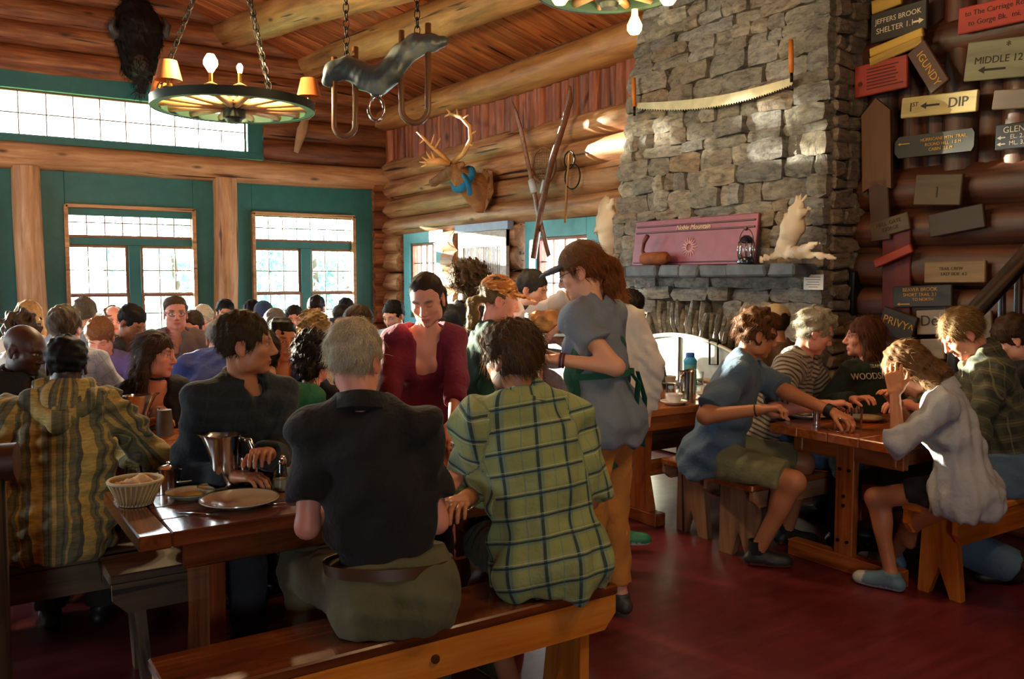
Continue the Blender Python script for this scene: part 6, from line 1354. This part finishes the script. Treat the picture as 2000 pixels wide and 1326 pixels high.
b = MB(); q_ = random.Random(4); nn = 10; vs = [((i/nn-.5)*.15, (j/nn-.5)*.13, .07+.035*math.exp(-((i/nn-.55)**2+(j/nn-.5)**2)*14)+.012*math.sin(i*1.3+j*.9)) for i in range(nn+1) for j in range(nn+1)]; vs = [(x, y, min(z, .12)) if x*x+y*y < .0062 else (x*.82, y*.82, .07) for x, y, z in vs]; b.add(vs, [(i*(nn+1)+j, (i+1)*(nn+1)+j, (i+1)*(nn+1)+j+1, i*(nn+1)+j+1) for i in range(nn) for j in range(nn)]); tag(ob('napkin', b, plain('napkin', '#c9b08c', .9), None, bk, smooth=True), 'tan cloth napkin folded in the wicker bread basket', 'napkin')
glass_('upturned empty glass behind the bread basket', T1(262, 952), .036, .085, flip=True)
t = thing('creamer', 'small lidded steel creamer beside the bread basket', 'creamer', T1(330, 952), RZ(20))
b = MB(); b.lathe([(.001, 0), (.036, 0), (.037, .07), (.039, .075), (.001, .075)], 24); ob('body', b, M_steel, t); b = MB(); b.lathe([(.039, .076), (.03, .084), (.006, .088), (.008, .098), (.001, .1)], 20); ob('lid', b, M_steel, t); b = MB(); b.tube([(.036, 0, .065), (.062, 0, .06), (.06, 0, .025), (.036, 0, .015)], .005, 6); ob('handle', b, M_steel, t, smooth=True)
plate('cream plate behind the lidded creamer', T1(352, 940), .115); pl = plate('cream plate with a pat of butter next to the bread basket', T1(372, 972), .085)
b = MB(); b.lathe([(.001, .016), (.03, .014), (.04, .009), (.042, .006)], 14); tag(ob('butter', b, plain('butter', '#c9b23a', .35), None, T1(376, 970), smooth=True), 'soft yellow butter on the small cream plate', 'butter')
plate('large cream dinner plate in front of the steel pitcher', T1(468, 985), .135); plate('small saucer half under the large dinner plate', T1(420, 962)+Vector((0, .01, 0)), .06)
pitcher('tall steel water pitcher on the varnished table', T1(442, 950), .062, .20, -30)
glass_('clear glass beside the steel pitcher', T1(488, 952), .036, .12)
t = thing('salt_shaker', 'glass sugar shaker with a chrome top on the varnished table', 'shaker', T1(548, 958)); b = MB(); b.lathe([(.001, 0), (.032, 0), (.033, .02), (.022, .1), (.02, .11)], 20); ob('jar', b, M_glass, t); b = MB(); b.lathe([(.001, .004), (.029, .004), (.028, .045), (.001, .05)], 20); ob('sugar', b, plain('sugar', '#b8a888', .9), t); b = MB(); b.lathe([(.024, .105), (.026, .112), (.022, .128), (.012, .136), (.001, .138)], 20); ob('cap', b, M_chrome, t)
cutlery('fork', 'steel fork lying near the table corner', T1(396, 1006), -50, 'fork'); cutlery('knife', 'steel table knife right of the large dinner plate', T1(552, 985), -20, 'knife')
t = thing('roll_box', 'low white tub of bread rolls behind the shaker', 'tub', T1(578, 934)); b = MB(); b.lathe([(.001, .003), (.06, .003), (.07, .06), (.067, .06), (.058, .008), (.001, .008)], 24); ob('tub', b, M_white_c, t)
for i in range(5): a = i*1.26; b = MB(); b.lathe([(.001, .085), (.016, .08), (.027, .065), (.025, .05), (.001, .045)], 14, 0, (.032*math.cos(a), .032*math.sin(a), 0)); tag(ob('bread_roll', b, plain('crust', '#b5722f', .6, var=.25), None, T1(578, 934), smooth=True), 'brown bread roll in the low white tub', 'bread roll', 'rolls in the low white tub')
for i, (x, y) in enumerate(((912, 905), (912, 905), (912, 905))): bowl('white bowl, number %s of the stack between the two foreground men' % ('one', 'two', 'three')[i] if False else ('white bowl, lowest of the stack between the two foreground men', 'white bowl, middle of the stack between the two foreground men', 'white bowl, topmost of the stack between the two foreground men')[i], T1(912, 905)+Vector((0, 0, .022*i)), .07)
cutlery('spoon_handle', 'steel spoon lying between the two foreground men', T1(935, 985), 35, 'knife')['category'] = 'spoon'
# second table
T2 = lambda x, y: onZ(x, y, .75)
pitcher('steel pitcher on the second table behind the striped hooded pullover', T2(268, 848), .06, .2, 160); glass_('glass of water in front of the young woman with the choker', T2(300, 838), .034, .11)
lat('shaker_tin', 'grey speckled tin beside the water glass on the second table', 'tin', [(.001, 0), (.045, 0), (.035, .13), (.001, .135)], plain('tin_grey', '#6a6a66', .5, .3, var=.4), T2(322, 850)); plate('yellowish plate on the second table at the right of the dark teal shirt', T2(572, 845), .11)
bowl('white bowl on the second table behind the dark bun', T2(560, 822), .07)
# table by the fireplace
T4 = T1
def tumbler(label, loc, r=.032, h=.15): return lat('steel_tumbler', label, 'tumbler', [(.001, .004), (r*.82, .004), (r*.97, h), (r, h), (r*.86, 0), (.001, 0)], M_steel, loc, None, 24)
tumbler('steel tumbler at the corner of the fireplace table, left of a pair', T4(1257, 779), .033, .17); tumbler('steel tumbler at the corner of the fireplace table, right of a pair', T4(1274, 777), .033, .165)
pitcher('steel pitcher on the fireplace table by the blue bottle', T4(1340, 786), .05, .2, 200)
t = thing('blue_bottle', 'squat plastic bottle with a blue cap behind the steel pitcher', 'bottle', T4(1347, 768)); b = MB(); b.lathe([(.001, 0), (.042, 0), (.044, .16), (.044, .2)], 20); b.lathe([(.044, .2), (.046, .225), (.03, .25)], 20, 1); b.lathe([(.03, .25), (.03, .275), (.026, .28), (.001, .282)], 20, 2); ob('body', b, [plain('bottle_teal', '#5fa8b0', .3), plain('bottle_band', '#2f8fc0', .35), plain('bottle_cap', '#1f4fb0', .35)], t)
for i, (x, y, lb) in enumerate(((1316, 790, 'nearest the corner of the fireplace table'), (1384, 774, 'beside the young man in the tee'), (1306, 752, 'on the far side of the fireplace table'))):
    plate('white saucer '+lb, T4(x, y), .085, M_white_c, False); bowl('white cup-shaped bowl on the saucer '+lb, T4(x, y)+Vector((0, 0, .008)), .055, None, None, .06, 'bowl')
lat('jar', 'small clear jar between the steel tumblers and the pitcher', 'jar', [(.001, .004), (.03, .004), (.031, .07), (.026, .085), (.028, .095), (.033, .095), (.035, 0), (.001, 0)], M_glass, T4(1310, 776)); glass_('clear glass behind the saucer by the young man in the tee', T4(1366, 752), .034, .1); plate('white plate at the far end of the fireplace table', T4(1385, 748), .1, M_white_c, False)
# right-hand table
T3 = T1
plate('white plate with a bowl of food by the young man in the tee', T3(1578, 815), .13, M_white_c, False); bw = bowl('shallow tan bowl on the white plate by the young man in the tee', T3(1574, 812)+Vector((0, 0, .008)), .085, M_china)
b = MB(); q_ = random.Random(8)
for i in range(14): a, r_ = q_.uniform(0, 6.3), q_.uniform(0, .055); b.lathe([(.001, .018), (.012, .012), (.015, 0), (.001, -.008)], 8, 0, (r_*math.cos(a), r_*math.sin(a), .045))
o = tag(ob('stew', b, plain('food', '#b0702a', .6, var=.4), None, T3(1574, 812)+Vector((0, 0, .008)), smooth=True), 'chunky brown food heaped in the shallow tan bowl', 'food'); o['kind'] = 'stuff'
plate('oval cream plate in front of the person with the bowed head', T3(1690, 822), .1); glass_('clear glass near the elbow of the person with the bowed head', T3(1672, 838), .033, .11); glass_('clear glass at the middle of the right table', T3(1640, 824), .03, .06)
tumbler('steel tumbler beside the tan bowl on the right table', T3(1594, 822), .026, .12); tumbler('steel tumbler at the far side of the right table, left of two', T3(1636, 790), .03, .1); tumbler('steel tumbler at the far side of the right table, right of two', T3(1656, 786), .032, .11)
plate('cream plate at the far side of the right table', T3(1665, 800), .1); plate('cream plate half hidden behind the propped arm', T3(1730, 800), .1); cutlery('knife', 'steel knife on the right table near the clear glass', T3(1625, 842), 80, 'knife')
cutlery('fork', 'steel fork in the hand of the young man in the blue-grey tee', at(1632, 815, 4.52), 60, 'fork')
# bread carried on a board
bc = at(1082, 652, 4.5); t = thing('bread_board', 'white tray carried by the person in the tiger-striped cap', 'tray', bc, RZ(-28)); b = MB(); b.box((0, 0, 0), (.36, .2, .018), ch=.006); ob('tray', b, M_white_c, t); b = MB(); b.box((-.14, 0, .06), (.02, .16, .1), ch=.008); ob('end_plate', b, M_white_c, t)
pr = [ell((0, 0, .05), I3, (.15, .08, .062), .03), cone((-.08, 0, .06), (.08, 0, .065), .06, .055, .03), plane((0, 0, .0095), (0, 0, -1))]; P_, Q_ = grow(pr, .009, (), (.007, .04, 6)); C = np.repeat(V3(hx('#c98a48')[:3])[None], len(P_), 0); C[:] = lerp(C, V3(hx('#7a4218')[:3]), np.clip((P_[:, 2]-.06)*10+.4*np.sin(P_[:, 0]*70), 0, .9))
tag(put('bread_loaf', mesh_np('bread_loaf', P_, Q_, [attrmat('crust_attr', .7, bump=(60, .5, .006))], True, None, np.concatenate([C, np.ones((len(P_), 1))], 1)), None, bc, RZ(-28)), 'large golden loaf of bread on the white tray', 'bread')
nk = at(1012, 612, 4.9); b = MB(); b.lathe([(.06, -.08), (.055, -.04), (.03, .04), (.004, .085)], 14); tag(ob('paper_cone', b, plain('cone_paper', '#cfc4c4', .8), None, nk, smooth=60), 'pale folded napkin cone held up beside the bread', 'napkin')
# lettering on the back of the green sweatshirt
text('WOODSMEN', .075, JS['root'], (0, 0, 0), M_white) if False else None
sh_ = [o for o in JS['root'].children if o.name.startswith('shirt')][0]; vv = np.array([v.co for v in sh_.data.vertices])+JS['off']; c0 = JS['mid']*.35+JS['nb']*.65; rel = vv-c0
m_ = (np.abs(rel@JS['Ls']) < .05) & (np.abs(rel@JS['d1']) < .05); cS = c0-JS['nS']*(np.max(-(rel[m_]@JS['nS']))+.003); R_ = axes(Vector(JS['Ls'])*-1, Vector(-JS['nS']))

p_ = Vector(cS-JS['off'])+R_@Vector((-.05, 0, 0)); s0 = JS['root']
text("WOODSMEN'S", .055, s0, p_, M_white, R_, .002); text('TEAM', .03, s0, p_+R_@Vector((0, .06, 0)), M_white, R_, .002)
# flat print becomes plain mesh
bpy.context.view_layer.update(); dg = bpy.context.evaluated_depsgraph_get()
for o in [o for o in COL.objects if o.type == 'FONT']:
    me = bpy.data.meshes.new_from_object(o.evaluated_get(dg)); n_ = bpy.data.objects.new('lettering', me); COL.objects.link(n_); n_.parent = o.parent; n_.matrix_basis = o.matrix_basis.copy(); bpy.data.objects.remove(o)
